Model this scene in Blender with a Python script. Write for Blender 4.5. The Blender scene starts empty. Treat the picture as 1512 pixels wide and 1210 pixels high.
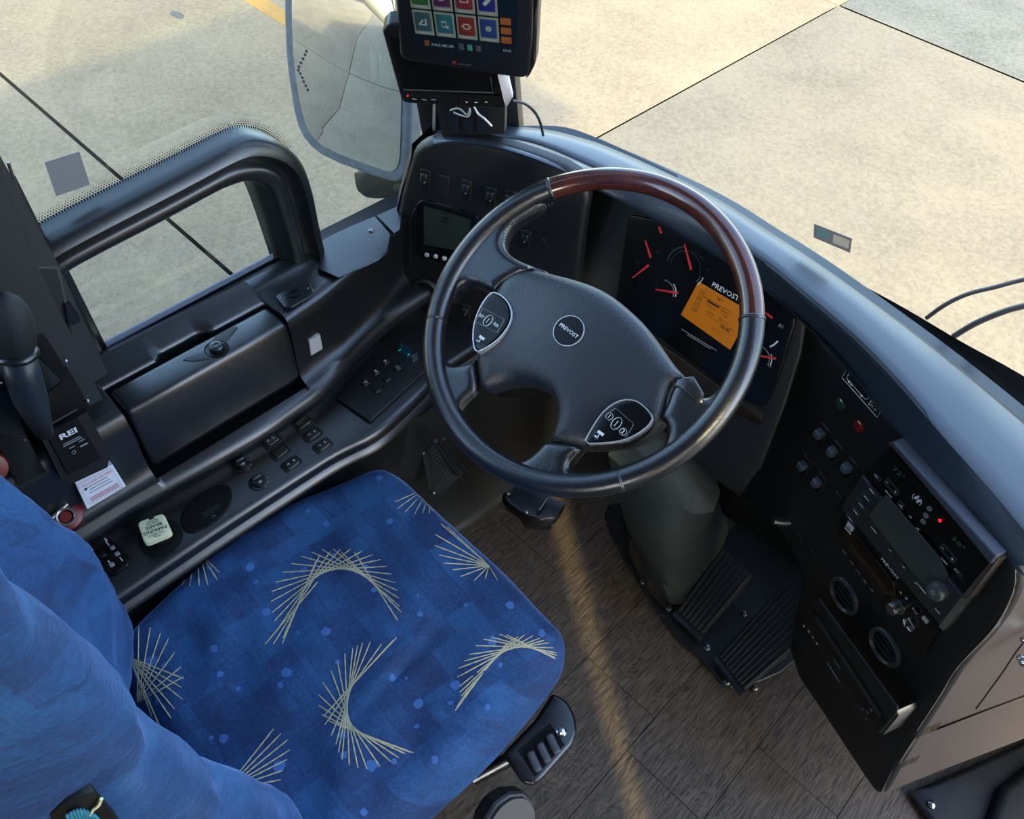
import bpy, bmesh, math, random
import numpy as np
from mathutils import Vector, Matrix
from mathutils.geometry import delaunay_2d_cdt
random.seed(7)
SC = bpy.context.scene
COL = SC.collection
# ------------------------------------------------------------------ camera
FPX = 1200.0; CX, CY = 756.0, 605.0
CAM = np.array([0, 0, 1.75])
_y, _p, _r = [math.radians(a) for a in (39.2, 49.9, 6.4)]
CF = np.array([-math.sin(_y)*math.cos(_p), math.cos(_y)*math.cos(_p), -math.sin(_p)])
_ri = np.array([math.cos(_y), math.sin(_y), 0]); _up = np.cross(_ri, CF)
CR = math.cos(_r)*_ri + math.sin(_r)*_up; CU = -math.sin(_r)*_ri + math.cos(_r)*_up
cd = bpy.data.cameras.new('camera'); cam = bpy.data.objects.new('camera', cd); COL.objects.link(cam)
cd.sensor_fit = 'HORIZONTAL'; cd.sensor_width = 36; cd.lens = 36*FPX/1512; cd.clip_start = .02
m = Matrix.Identity(4)
for i in range(3):
    m[i][0] = CR[i]; m[i][1] = CU[i]; m[i][2] = -CF[i]; m[i][3] = CAM[i]
cam.matrix_world = m; SC.camera = cam
# ------------------------------------------------------------------ world, sun, exposure
W = bpy.data.worlds.new('sky'); SC.world = W; W.use_nodes = True
nt = W.node_tree; nt.nodes.clear()
sky = nt.nodes.new('ShaderNodeTexSky'); sky.sky_type = 'NISHITA'; sky.sun_disc = False
sky.sun_elevation = math.radians(33); sky.sun_rotation = math.radians(125); sky.air_density = 1.0; sky.dust_density = 2.0; sky.ozone_density = 1.0
bg = nt.nodes.new('ShaderNodeBackground'); bg.inputs[1].default_value = 1.4
wo = nt.nodes.new('ShaderNodeOutputWorld')
nt.links.new(sky.outputs[0], bg.inputs[0]); nt.links.new(bg.outputs[0], wo.inputs[0])
SUN_DIR = Vector((-4.4, 3.1, -3.5)).normalized()
sd = bpy.data.lights.new('sun', 'SUN'); sd.energy = 6.5; sd.angle = math.radians(1.2); sd.color = (1, .87, .48)
so = bpy.data.objects.new('sun', sd); so.rotation_euler = SUN_DIR.to_track_quat('-Z', 'Y').to_euler(); COL.objects.link(so)
vs = SC.view_settings; vs.view_transform = 'Standard'; vs.look = 'None'; vs.gamma = 1; vs.exposure = 0.0; vs.use_curve_mapping = False

# ------------------------------------------------------------------ photo measuring: a pixel seen on a real plane
def ray(u, v): return CF + CR*(u-CX)/FPX - CU*(v-CY)/FPX
def onp(u, v, n, d):
    n = np.array(n, float); w = ray(u, v); return CAM + w*((d - CAM@n)/(w@n))
def Z(u, v, z): return onp(u, v, (0, 0, 1), z)
def X(u, v, x): return onp(u, v, (1, 0, 0), x)
def Y(u, v, y): return onp(u, v, (0, 1, 0), y)
class Frame:
    def __init__(s, e1, e2, p):
        s.e1 = np.array(e1, float); s.e1 /= np.linalg.norm(s.e1)
        e2 = np.array(e2, float); e2 = e2 - s.e1*(e2@s.e1); s.e2 = e2/np.linalg.norm(e2)
        s.n = np.cross(s.e1, s.e2); s.p = np.array(p, float)
    def l(s, u, v, h=0.0):
        q = onp(u, v, s.n, s.n@s.p + h) - s.p; return (float(q@s.e1), float(q@s.e2))
    def pts(s, px, h=0.0): return [s.l(u, v, h) for u, v in px]
    def w(s, a, b, h=0.0): return s.p + s.e1*a + s.e2*b + s.n*h
    def at(s, a, b, rot=0.0, h=0.0):
        c, q = math.cos(rot), math.sin(rot)
        return Frame(s.e1*c + s.e2*q, -s.e1*q + s.e2*c, s.w(a, b, h))
def yt(yaw, tilt, p):
    a, t = math.radians(yaw), math.radians(tilt)
    nh = np.array([-math.sin(a), math.cos(a), 0])
    return Frame((math.cos(a), math.sin(a), 0), math.cos(t)*np.array([0, 0, 1]) + math.sin(t)*nh, p)
def flat(z): return Frame((1, 0, 0), (0, 1, 0), (0, 0, z))
def side(x): return Frame((0, 1, 0), (0, 0, 1), (x, 0, 0))

# ------------------------------------------------------------------ materials
def lin(c):
    if isinstance(c, str): c = [int(c[i:i+2], 16)/255 for i in (0, 2, 4)]
    return tuple(x/12.92 if x <= .04045 else ((x+.055)/1.055)**2.4 for x in c) + (1,)
MT = {}
def mat(name, col, rough=.5, metal=0, bump=0, scale=300, coat=0, var=0, vscale=5, emit=0, sheen=0, spec=.5):
    if name in MT: return MT[name]
    M = bpy.data.materials.new(name); M.use_nodes = True; N = M.node_tree.nodes; L = M.node_tree.links
    b = N['Principled BSDF']; c = lin(col)
    b.inputs['Base Color'].default_value = c; b.inputs['Roughness'].default_value = rough; b.inputs['Metallic'].default_value = metal
    b.inputs['Coat Weight'].default_value = coat; b.inputs['Coat Roughness'].default_value = .03 if 'burl' in name else .28; b.inputs['Sheen Weight'].default_value = sheen; b.inputs['Specular IOR Level'].default_value = spec
    tc = N.new('ShaderNodeTexCoord')
    if bump:
        n = N.new('ShaderNodeTexNoise'); n.inputs['Scale'].default_value = scale; n.inputs['Detail'].default_value = 4
        L.new(tc.outputs['Object'], n.inputs['Vector'])
        bp = N.new('ShaderNodeBump'); bp.inputs['Strength'].default_value = bump; bp.inputs['Distance'].default_value = .001
        L.new(n.outputs['Fac'], bp.inputs['Height']); L.new(bp.outputs[0], b.inputs['Normal'])
    if var:
        n = N.new('ShaderNodeTexNoise'); n.inputs['Scale'].default_value = vscale; n.inputs['Detail'].default_value = 6
        L.new(tc.outputs['Object'], n.inputs['Vector'])
        r = N.new('ShaderNodeMapRange'); r.inputs['From Min'].default_value = .3; r.inputs['From Max'].default_value = .7
        r.inputs['To Min'].default_value = 1-var; r.inputs['To Max'].default_value = 1+var; L.new(n.outputs['Fac'], r.inputs['Value'])
        mx = N.new('ShaderNodeMix'); mx.data_type = 'RGBA'; mx.blend_type = 'MULTIPLY'; mx.inputs[0].default_value = 1
        mx.inputs[6].default_value = c; L.new(r.outputs[0], mx.inputs[7]); L.new(mx.outputs[2], b.inputs['Base Color'])
    if emit:
        b.inputs['Emission Color'].default_value = c; b.inputs['Emission Strength'].default_value = emit
    MT[name] = M; return M
PL = mat('black_grained_plastic', '0f1215', .33, bump=.2, scale=500, spec=.8, coat=.5)
PLS = mat('smooth_black_plastic', '121416', .28, spec=.8)
PLM = mat('matt_black_plastic', '0b0d0e', .48, bump=.2, scale=700, spec=.6)
PLD = mat('very_dark_plastic', '08090a', .7, spec=.25)
COWL = mat('dash_top_vinyl', '202a36', .36, coat=.2, spec=.8, bump=.35, scale=450)  # blue of the reflected sky is put into the vinyl colour
SIDE_LIT = mat('console_side_lit_vinyl', '443c37', .45, bump=.3, scale=450)  # brownish door light on the dash end is put into this colour
LEA = mat('black_leather', '14181c', .3, bump=.3, scale=260, spec=.9)
HUBM = mat('grained_airbag_vinyl', '1a2128', .42, spec=.8, bump=.8, scale=420)
WOOD = mat('varnished_burl', '4a1f17', .25, coat=1, var=.35, vscale=30)
CHR = mat('chrome', 'd8dadd', .12, 1)
STEEL = mat('worn_steel', '8a8a88', .35, 1, var=.2, vscale=60)
RUB = mat('black_rubber', '101112', .7, bump=.4, scale=300)
BOOT = mat('dusty_column_boot', '303835', .6, var=.35, vscale=14, bump=.2)
WHT = mat('white_print', 'd8dbdc', .5)
GRYP = mat('grey_print', '8d9296', .5)
REDN = mat('red_needle', 'c83434', .4, emit=.08)
REDK = mat('red_plastic', '6e1c1a', .38)
REDB = mat('dark_red_button', '6a1512', .4)
GRNB = mat('dark_green_button', '12382b', .4)
LEDR = mat('red_led', 'ff2030', .4, emit=1.0)
LEDG = mat('green_segment', '2f5a3a', .4, emit=.03)
SCRB = mat('black_screen', '0b0d0f', .22, spec=.35)
LCD = mat('green_grey_lcd', '2b352e', .2)
LCDK = mat('lcd_dark_segment', '161c18', .3)
AMB = mat('amber_display', 'b4690f', .35, emit=.2)
AMBK = mat('amber_dark_print', '2e1803', .4)
YEL = mat('cream_knob_plastic', 'dfe0b4', .4)
INK = mat('black_ink', '0c0c0c', .5)
LABEL = mat('white_label_paper', 'dfe1ea', .45)
PINK = mat('red_label_print', 'c98890', .5)
STK = mat('grey_sticker', '77777c', .5)
STKW = mat('pale_sticker', 'b9bcbf', .5)
GREYM = mat('grey_pillar_vinyl', '24282a', .55, bump=.3, scale=600)
FRAMEM = mat('window_frame_black', '15181a', .33, bump=.05, spec=.8)
MIRB = mat('mirror_housing', '67717c', .4, var=.2, vscale=40)
MIRG = mat('mirror_glass', 'f0f2f4', .01, 1)
ROOFM = mat('roof_lining', '8a8680', .9)
BODY = mat('coach_body_paint', '2a2c30', .4)
YPAINT = mat('yellow_road_paint', '9c7636', .8)
THR = mat('woven_cream_thread', 'b8b292', .8, emit=0)
DOTM = mat('woven_pale_blue_dot', '3f69a4', .85)
GREYC = mat('grey_control_button', '4c4e52', .45)
CLEAR = mat('clear_guard_plastic', '9a918c', .2, .6)

def glass_mat(name, tint, refl=.9):
    M = bpy.data.materials.new(name); M.use_nodes = True; N = M.node_tree.nodes; L = M.node_tree.links; N.clear()
    o = N.new('ShaderNodeOutputMaterial'); t = N.new('ShaderNodeBsdfTransparent'); g = N.new('ShaderNodeBsdfGlossy')
    lw = N.new('ShaderNodeLayerWeight'); lw.inputs[0].default_value = .5; pw = N.new('ShaderNodeMath'); pw.operation = 'POWER'; pw.inputs[1].default_value = 5
    L.new(lw.outputs['Facing'], pw.inputs[0]); f = N.new('ShaderNodeMath'); f.operation = 'MULTIPLY_ADD'; f.inputs[1].default_value = .9; f.inputs[2].default_value = .045; L.new(pw.outputs[0], f.inputs[0]); mx = N.new('ShaderNodeMixShader')
    t.inputs[0].default_value = lin(tint); g.inputs['Roughness'].default_value = .0; g.inputs[0].default_value = (refl,)*3+(1,)
    L.new(f.outputs[0], mx.inputs[0]); L.new(t.outputs[0], mx.inputs[1]); L.new(g.outputs[0], mx.inputs[2]); L.new(mx.outputs[0], o.inputs[0])
    return M
GLS = glass_mat('window_glass', 'eef2ee'); GLC = glass_mat('clear_cover', 'e6e6e6')

def fabric():
    M = bpy.data.materials.new('blue_moquette'); M.use_nodes = True; N = M.node_tree.nodes; L = M.node_tree.links
    b = N['Principled BSDF']; b.inputs['Roughness'].default_value = .8
    b.inputs['Sheen Weight'].default_value = 1.0; b.inputs['Sheen Roughness'].default_value = .28; b.inputs['Sheen Tint'].default_value = lin('8fb8ff')
    tc = N.new('ShaderNodeTexCoord')
    mp = N.new('ShaderNodeMapping'); mp.inputs['Rotation'].default_value = (0, 0, .1)
    sx_ = N.new('ShaderNodeSeparateXYZ'); L.new(tc.outputs['Object'], sx_.inputs[0]); ay = N.new('ShaderNodeMath'); ay.operation = 'MULTIPLY_ADD'; ay.inputs[1].default_value = 1.0; L.new(sx_.outputs[2], ay.inputs[0]); L.new(sx_.outputs[1], ay.inputs[2])
    cx3 = N.new('ShaderNodeCombineXYZ'); L.new(sx_.outputs[0], cx3.inputs[0]); L.new(ay.outputs[0], cx3.inputs[1]); L.new(sx_.outputs[2], cx3.inputs[2]); L.new(cx3.outputs[0], mp.inputs[0])
    v1 = N.new('ShaderNodeTexBrick'); v1.inputs['Scale'].default_value = 1; v1.inputs['Brick Width'].default_value = .085; v1.inputs['Row Height'].default_value = .055; v1.inputs['Mortar Size'].default_value = 0; v1.offset = .37; v1.squash = .6; v1.squash_frequency = 3; v1.inputs['Color1'].default_value = (0, 0, 0, 1); v1.inputs['Color2'].default_value = (1, 1, 1, 1)
    v2 = N.new('ShaderNodeTexBrick'); v2.inputs['Scale'].default_value = 1; v2.inputs['Brick Width'].default_value = .033; v2.inputs['Row Height'].default_value = .024; v2.inputs['Mortar Size'].default_value = 0.0012; v2.offset = .61; v2.inputs['Mortar'].default_value = (.1, .1, .1, 1); v2.inputs['Color1'].default_value = (0, 0, 0, 1); v2.inputs['Color2'].default_value = (1, 1, 1, 1)
    n1 = N.new('ShaderNodeTexNoise'); n1.inputs['Scale'].default_value = 9; n1.inputs['Detail'].default_value = 3
    n2 = N.new('ShaderNodeTexNoise'); n2.inputs['Scale'].default_value = 230; n2.inputs['Detail'].default_value = 3
    wv = N.new('ShaderNodeTexWave'); wv.inputs['Scale'].default_value = 260; wv.inputs['Distortion'].default_value = 1.5; wv.bands_direction = 'X'
    for n in (v1, v2, n1, n2, wv): L.new(mp.outputs[0], n.inputs['Vector'])
    def sep(o):
        s = N.new('ShaderNodeSeparateColor'); L.new(o, s.inputs[0]); return s.outputs[0]
    def ma(op, a, c):
        x = N.new('ShaderNodeMath'); x.operation = op
        for i, k in enumerate((a, c)):
            if isinstance(k, (int, float)): x.inputs[i].default_value = k
            else: L.new(k, x.inputs[i])
        return x.outputs[0]
    s = ma('MULTIPLY', sep(v1.outputs['Color']), .22)
    s = ma('ADD', s, ma('MULTIPLY', sep(v2.outputs['Color']), .12))
    s = ma('ADD', s, ma('MULTIPLY', n1.outputs['Fac'], .44))
    s = ma('ADD', s, ma('MULTIPLY', n2.outputs['Fac'], .46))
    s = ma('ADD', s, ma('MULTIPLY', wv.outputs['Fac'], .07))
    cr = N.new('ShaderNodeValToRGB'); e = cr.color_ramp.elements
    e[0].position = .33; e[0].color = lin('0e2044'); e[1].position = .92; e[1].color = lin('265a8c')
    k = cr.color_ramp.elements.new(.6); k.color = lin('183a68')
    L.new(s, cr.inputs[0]); L.new(cr.outputs[0], b.inputs['Base Color'])
    bp = N.new('ShaderNodeBump'); bp.inputs['Strength'].default_value = .35; bp.inputs['Distance'].default_value = .002
    L.new(n2.outputs['Fac'], bp.inputs['Height']); L.new(bp.outputs[0], b.inputs['Normal'])
    return M
FAB = fabric()

def concrete(name, c1, c2, patch=0):
    M = bpy.data.materials.new(name); M.use_nodes = True; N = M.node_tree.nodes; L = M.node_tree.links
    b = N['Principled BSDF']; b.inputs['Roughness'].default_value = .9; b.inputs['Specular IOR Level'].default_value = .2
    tc = N.new('ShaderNodeTexCoord')
    a = N.new('ShaderNodeTexNoise'); a.inputs['Scale'].default_value = 1.6 if not patch else 2.2; a.inputs['Detail'].default_value = 8
    f = N.new('ShaderNodeTexNoise'); f.inputs['Scale'].default_value = 34; f.inputs['Detail'].default_value = 8; f.inputs['Roughness'].default_value = .8
    vo = N.new('ShaderNodeTexVoronoi'); vo.inputs['Scale'].default_value = 26
    for n in (a, f, vo): L.new(tc.outputs['Object'], n.inputs['Vector'])
    ad = N.new('ShaderNodeMath'); ad.operation = 'MULTIPLY_ADD'; ad.inputs[1].default_value = .45; mu = N.new('ShaderNodeMath'); mu.operation = 'MULTIPLY'; mu.inputs[1].default_value = 1.3
    L.new(f.outputs['Fac'], mu.inputs[0]); L.new(a.outputs['Fac'], ad.inputs[0]); L.new(mu.outputs[0], ad.inputs[2])
    cr = N.new('ShaderNodeValToRGB'); e = cr.color_ramp.elements
    e[0].position = .66; e[0].color = lin(c1); e[1].position = 1.06; e[1].color = lin(c2)
    L.new(ad.outputs[0], cr.inputs[0])
    lt = N.new('ShaderNodeMath'); lt.operation = 'LESS_THAN'; lt.inputs[1].default_value = .07; L.new(vo.outputs['Distance'], lt.inputs[0])
    mx = N.new('ShaderNodeMix'); mx.data_type = 'RGBA'; mx.inputs[7].default_value = lin('62584a')
    m2 = N.new('ShaderNodeMath'); m2.operation = 'MULTIPLY'; m2.inputs[1].default_value = .45; L.new(lt.outputs[0], m2.inputs[0])
    L.new(m2.outputs[0], mx.inputs[0]); L.new(cr.outputs[0], mx.inputs[6]); L.new(mx.outputs[2], b.inputs['Base Color'])
    bp = N.new('ShaderNodeBump'); bp.inputs['Strength'].default_value = .3; bp.inputs['Distance'].default_value = .01
    L.new(f.outputs['Fac'], bp.inputs['Height']); L.new(bp.outputs[0], b.inputs['Normal'])
    return M
CONC = concrete('pale_concrete', '6f6454', '897c66'); CONG = concrete('patched_grey_concrete', '59564b', '7a766a', 1)

def plankmat():
    M = bpy.data.materials.new('dark_oak_vinyl'); M.use_nodes = True; N = M.node_tree.nodes; L = M.node_tree.links
    b = N['Principled BSDF']; b.inputs['Roughness'].default_value = .48
    tc = N.new('ShaderNodeTexCoord'); oi = N.new('ShaderNodeObjectInfo')
    add = N.new('ShaderNodeVectorMath'); add.operation = 'ADD'
    cmb = N.new('ShaderNodeCombineXYZ'); mm = N.new('ShaderNodeMath'); mm.operation = 'MULTIPLY'; mm.inputs[1].default_value = 7
    L.new(oi.outputs['Random'], mm.inputs[0]); L.new(mm.outputs[0], cmb.inputs[0]); L.new(mm.outputs[0], cmb.inputs[1])
    L.new(tc.outputs['Object'], add.inputs[0]); L.new(cmb.outputs[0], add.inputs[1])
    mp = N.new('ShaderNodeMapping'); mp.inputs['Scale'].default_value = (9, 1.6, 1); L.new(add.outputs[0], mp.inputs[0])
    n = N.new('ShaderNodeTexNoise'); n.inputs['Scale'].default_value = 2.2; n.inputs['Detail'].default_value = 3; n.inputs['Distortion'].default_value = 1.2
    L.new(mp.outputs[0], n.inputs['Vector'])
    sn = N.new('ShaderNodeMath'); sn.operation = 'MULTIPLY'; sn.inputs[1].default_value = 110; L.new(n.outputs['Fac'], sn.inputs[0])
    si = N.new('ShaderNodeMath'); si.operation = 'SINE'; L.new(sn.outputs[0], si.inputs[0])
    mp2 = N.new('ShaderNodeMapping'); mp2.inputs['Scale'].default_value = (300, 18, 1); L.new(add.outputs[0], mp2.inputs[0])
    g = N.new('ShaderNodeTexNoise'); g.inputs['Scale'].default_value = 1; g.inputs['Detail'].default_value = 5; L.new(mp2.outputs[0], g.inputs['Vector'])
    h = N.new('ShaderNodeMath'); h.operation = 'MULTIPLY_ADD'; h.inputs[1].default_value = .09; L.new(si.outputs[0], h.inputs[0]); L.new(g.outputs['Fac'], h.inputs[2])
    cr = N.new('ShaderNodeValToRGB'); e = cr.color_ramp.elements; e[0].position = .3; e[0].color = lin('30281f'); e[1].position = .75; e[1].color = lin('6e604e')
    L.new(h.outputs[0], cr.inputs[0]); L.new(cr.outputs[0], b.inputs['Base Color'])
    bp = N.new('ShaderNodeBump'); bp.inputs['Strength'].default_value = .25; bp.inputs['Distance'].default_value = .001
    L.new(g.outputs['Fac'], bp.inputs['Height']); L.new(bp.outputs[0], b.inputs['Normal'])
    return M
PLANK = plankmat()

# ------------------------------------------------------------------ objects
OFF = {}
def tag(o, label=None, cat=None, group=None, kind=None):
    if label: o['label'] = label
    if cat: o['category'] = cat
    if group: o['group'] = group
    if kind: o['kind'] = kind
    return o
def thing(name, label, cat, loc, group=None, kind=None):
    o = bpy.data.objects.new(name, None); COL.objects.link(o); o.location = tuple(float(c) for c in loc); o.empty_display_size = .02
    OFF[o.name] = np.array(loc, float); return tag(o, label, cat, group, kind)
def mk(name, V, Fc, M, parent=None, smooth=True, kind=None, label=None, angle=None):
    V = np.array([tuple(v) for v in V], float)
    off = OFF[parent.name] if parent else V.mean(0)
    me = bpy.data.meshes.new(name); me.from_pydata([tuple(v) for v in (V-off)], [], [tuple(f) for f in Fc])
    me.materials.append(M); me.validate(); me.update()
    bm = bmesh.new(); bm.from_mesh(me); bmesh.ops.recalc_face_normals(bm, faces=bm.faces)
    if angle:
        for e in bm.edges:
            if len(e.link_faces) == 2 and e.calc_face_angle(0) > math.radians(angle): e.smooth = False
    bm.to_mesh(me); bm.free()
    if smooth:
        for p in me.polygons: p.use_smooth = True
    o = bpy.data.objects.new(name, me); COL.objects.link(o)
    if parent: o.parent = parent; OFF[o.name] = off
    else: o.location = tuple(off); OFF[o.name] = off
    if kind: o['kind'] = kind
    if label: o['label'] = label
    return o
def chaikin(p, n=1, closed=True):
    for _ in range(n):
        q = []; N = len(p); R_ = range(N) if closed else range(N-1)
        if not closed: q.append(p[0])
        for i in R_:
            a, b = p[i], p[(i+1) % N]
            q.append(tuple(.75*x+.25*y for x, y in zip(a, b))); q.append(tuple(.25*x+.75*y for x, y in zip(a, b)))
        if not closed: q.append(p[-1])
        p = q
    return p
def rpoly(pts, r, n=4):
    out = []; N = len(pts)
    for i in range(N):
        p0, p1, p2 = (np.array(pts[j % N], float) for j in (i-1, i, i+1))
        d0 = p0-p1; d1 = p2-p1; l0, l1 = np.linalg.norm(d0), np.linalg.norm(d1); k = min(r, l0*.45, l1*.45)
        a = p1+d0/l0*k; b = p1+d1/l1*k
        for j in range(n+1):
            t = j/n; out.append(tuple((1-t)**2*a + 2*t*(1-t)*p1 + t*t*b))
    return out
def rect(cx, cy, w, h, r=.002, n=4):
    return rpoly([(cx-w/2, cy-h/2), (cx+w/2, cy-h/2), (cx+w/2, cy+h/2), (cx-w/2, cy+h/2)], r, n)
def circ(cx, cy, r, n=24, ry=None): return [(cx+r*math.cos(2*math.pi*i/n), cy+(ry or r)*math.sin(2*math.pi*i/n)) for i in range(n)]
def resample(p, step, closed=True):
    P = [np.array(q, float) for q in p]; out = []; N = len(P)
    for i in range(N if closed else N-1):
        a, b = P[i], P[(i+1) % N]; k = max(1, int(round(np.linalg.norm(b-a)/step)))
        for j in range(k): out.append(a+(b-a)*j/k)
    if not closed: out.append(P[-1])
    return np.array(out)
def area(p): p = np.array(p); x, y = p[:, 0], p[:, 1]; return .5*np.sum(x*np.roll(y, -1)-np.roll(x, -1)*y)
def inside(P, poly):
    x, y = P[:, 0], P[:, 1]; c = np.zeros(len(P), bool); n = len(poly)
    for i in range(n):
        x0, y0 = poly[i-1]; x1, y1 = poly[i]
        if y0 == y1: continue
        k = ((y0 > y) != (y1 > y)) & (x < (x1-x0)*(y-y0)/(y1-y0)+x0); c ^= k
    return c
def bdist(P, poly):
    d = np.full(len(P), 1e9); n = len(poly)
    for i in range(n):
        a = poly[i-1]; b = poly[i]; ab = b-a; L2 = max(ab@ab, 1e-14)
        t = np.clip(((P-a)@ab)/L2, 0, 1); d = np.minimum(d, np.hypot(*(P-(a+t[:, None]*ab)).T))
    return d
def dome(name, F, poly, M, parent=None, h0=0, h1=.003, w=.002, base=None, step=None, hf=None, rings=(.12, .35, .65, 1), kind=None, label=None, drop=None):
    """solid over an outline: straight skirt from base to h0, edge rounded up to h1 over width w"""
    poly = np.array(poly, float)
    if area(poly) < 0: poly = poly[::-1]
    st = step or 1e9
    B = resample(poly, st) if step else poly
    base = h0-.003 if base is None else base
    tg = np.roll(B, -1, 0)-np.roll(B, 1, 0); tg /= np.maximum(np.linalg.norm(tg, axis=1), 1e-12)[:, None]; nn = np.c_[-tg[:, 1], tg[:, 0]]
    P = [B]
    for k in rings:
        q = B+nn*(w*k); q = q[inside(q, poly)]
        if len(q): P.append(q[bdist(q, poly) > w*k*.93])
    if step:
        lo, hi = B.min(0), B.max(0); g = np.array([(x, y) for x in np.arange(lo[0], hi[0], step) for y in np.arange(lo[1], hi[1], step)])
        if len(g):
            g = g[inside(g, poly)]
            if len(g): g = g[bdist(g, poly) > w+step*.4]
            if len(g): P.append(g)
    A = np.concatenate(P); nb = len(B)
    r = delaunay_2d_cdt([Vector(p) for p in A], [(i, (i+1) % nb) for i in range(nb)], [], 0, 1e-7)
    V2 = np.array([tuple(v) for v in r[0]]); F3 = [f for f in r[2]]
    cen = np.array([V2[list(f)].mean(0) for f in F3]); ok = inside(cen, poly)
    F3 = [f for f, k in zip(F3, ok) if k]
    d = bdist(V2, poly)
    def hh(pt, dd):
        t = np.clip(dd/max(w, 1e-9), 0, 1); h = h0+(h1-h0)*np.sqrt(np.clip(1-(1-t)**2, 0, 1))
        if hf: h = h+hf(pt, dd)
        return h
    H = hh(V2, d)
    V = [F.w(a, b, h) for (a, b), h in zip(V2, H)]
    # boundary skirt
    idx = {}
    for i, v in enumerate(V2):
        idx.setdefault((round(v[0], 6), round(v[1], 6)), i)
    bi = [idx.get((round(p[0], 6), round(p[1], 6))) for p in B]
    if None not in bi:
        n0 = len(V); ds = drop or (lambda p: base)
        V += [F.w(p[0], p[1], ds(p)) for p in B]
        for i in range(nb): j = (i+1) % nb; F3.append((bi[i], bi[j], n0+j, n0+i))
        F3.append(tuple(n0+i for i in range(nb))[::-1])
    o = mk(name, V, F3, M, parent, kind=kind, label=label, angle=50)
    o_h = lambda pt: float(hh(np.array([pt]), bdist(np.array([pt]), poly))[0])
    dome.h = o_h
    return o
def dpx(name, F, px, M, parent=None, top=.003, r=0, ch=0, **k):
    """outline given by photo points, measured on the plane at height top"""
    p = F.pts(px, top)
    if r: p = rpoly(p, r)
    if ch: p = chaikin(p, ch)
    k.setdefault('h1', top); k.setdefault('h0', top-k.get('w', .002))
    return dome(name, F, p, M, parent, **k)
def loft(name, lines, M, parent=None, closed=False, smooth=True, angle=None, label=None, kind=None, caps=False):
    V = []; Fc = []; n = len(lines[0])
    for l in lines: V += [tuple(p) for p in l]
    for i in range(len(lines)-1):
        for j in range(n if closed else n-1):
            a = i*n+j; b = i*n+(j+1) % n; Fc.append((a, b, b+n, a+n))
    if caps: Fc.append(tuple(range(n))[::-1]); Fc.append(tuple(range((len(lines)-1)*n, len(lines)*n)))
    return mk(name, V, Fc, M, parent, smooth, angle=angle, label=label, kind=kind)
def rs(p, n):
    """smooth resample of a 3-D polyline to n points"""
    P = np.array([tuple(q) for q in p], float)
    Q = [P[0]]
    for i in range(len(P)-1):
        p0 = P[max(i-1, 0)]; p1 = P[i]; p2 = P[i+1]; p3 = P[min(i+2, len(P)-1)]
        for k in range(1, 9):
            t = k/8; Q.append(.5*((2*p1)+(-p0+p2)*t+(2*p0-5*p1+4*p2-p3)*t*t+(-p0+3*p1-3*p2+p3)*t**3))
    Q = np.array(Q); s = np.r_[0, np.cumsum(np.linalg.norm(np.diff(Q, axis=0), axis=1))]; t = np.linspace(0, s[-1], n)
    return np.c_[[np.interp(t, s, Q[:, i]) for i in range(3)]].T
def tubeg(P, R_, n=10, closed=False, cap=True, flat_=1.0):
    P = np.array([tuple(p) for p in P], float); N = len(P)
    if not hasattr(R_, '__len__'): R_ = [R_]*N
    V = []; Fc = []; up = None
    for i in range(N):
        t = (P[(i+1) % N]-P[i-1]) if closed else P[min(i+1, N-1)]-P[max(i-1, 0)]; t = t/np.linalg.norm(t)
        if up is None:
            a = np.array([0, 0, 1.]) if abs(t[2]) < .9 else np.array([1., 0, 0]); up = np.cross(t, a)
        up = up-t*(up@t); up /= np.linalg.norm(up); s = np.cross(t, up)
        for k in range(n):
            a = 2*math.pi*k/n; V.append(P[i]+R_[i]*(math.cos(a)*up+flat_*math.sin(a)*s))
    for i in range(N if closed else N-1):
        for k in range(n):
            a = i*n+k; b = i*n+(k+1) % n; c = ((i+1) % N)*n+(k+1) % n; d = ((i+1) % N)*n+k; Fc.append((a, b, c, d))
    if cap and not closed: Fc.append(tuple(range(n))[::-1]); Fc.append(tuple(range((N-1)*n, N*n)))
    return V, Fc
def tube(name, P, R_, M, parent=None, n=10, closed=False, label=None, flat_=1.0):
    V, Fc = tubeg(P, R_, n, closed, flat_=flat_); return mk(name, V, Fc, M, parent, label=label, angle=60)
def multi(name, geos, M, parent=None, kind=None, smooth=True, label=None):
    V = []; Fc = []
    for v, f in geos:
        o = len(V); V += list(v); Fc += [tuple(i+o for i in q) for q in f]
    return mk(name, V, Fc, M, parent, smooth, kind=kind, label=label, angle=50)
def lathe(name, F, a, b, prof, M, parent=None, n=28, label=None, angle=35):
    V = []; Fc = []; k = len(prof)
    for i in range(n):
        c, s = math.cos(2*math.pi*i/n), math.sin(2*math.pi*i/n)
        for r, h in prof: V.append(F.w(a+r*c, b+r*s, h))
    for i in range(n):
        for j in range(k-1):
            p = i*k+j; q = ((i+1) % n)*k+j; Fc.append((p, q, q+1, p+1))
    Fc.append(tuple(i*k+k-1 for i in range(n))); Fc.append(tuple(i*k for i in range(n))[::-1])
    return mk(name, V, Fc, M, parent, label=label, angle=angle)
def box(name, F, a, b, w, h, h0, h1, M, parent=None, r=.0015, bev=.001, label=None):
    return dome(name, F, rect(a, b, w, h, r, 3), M, parent, h0=h1-bev, h1=h1, w=bev, base=h0, rings=(.4, 1), label=label)
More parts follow.
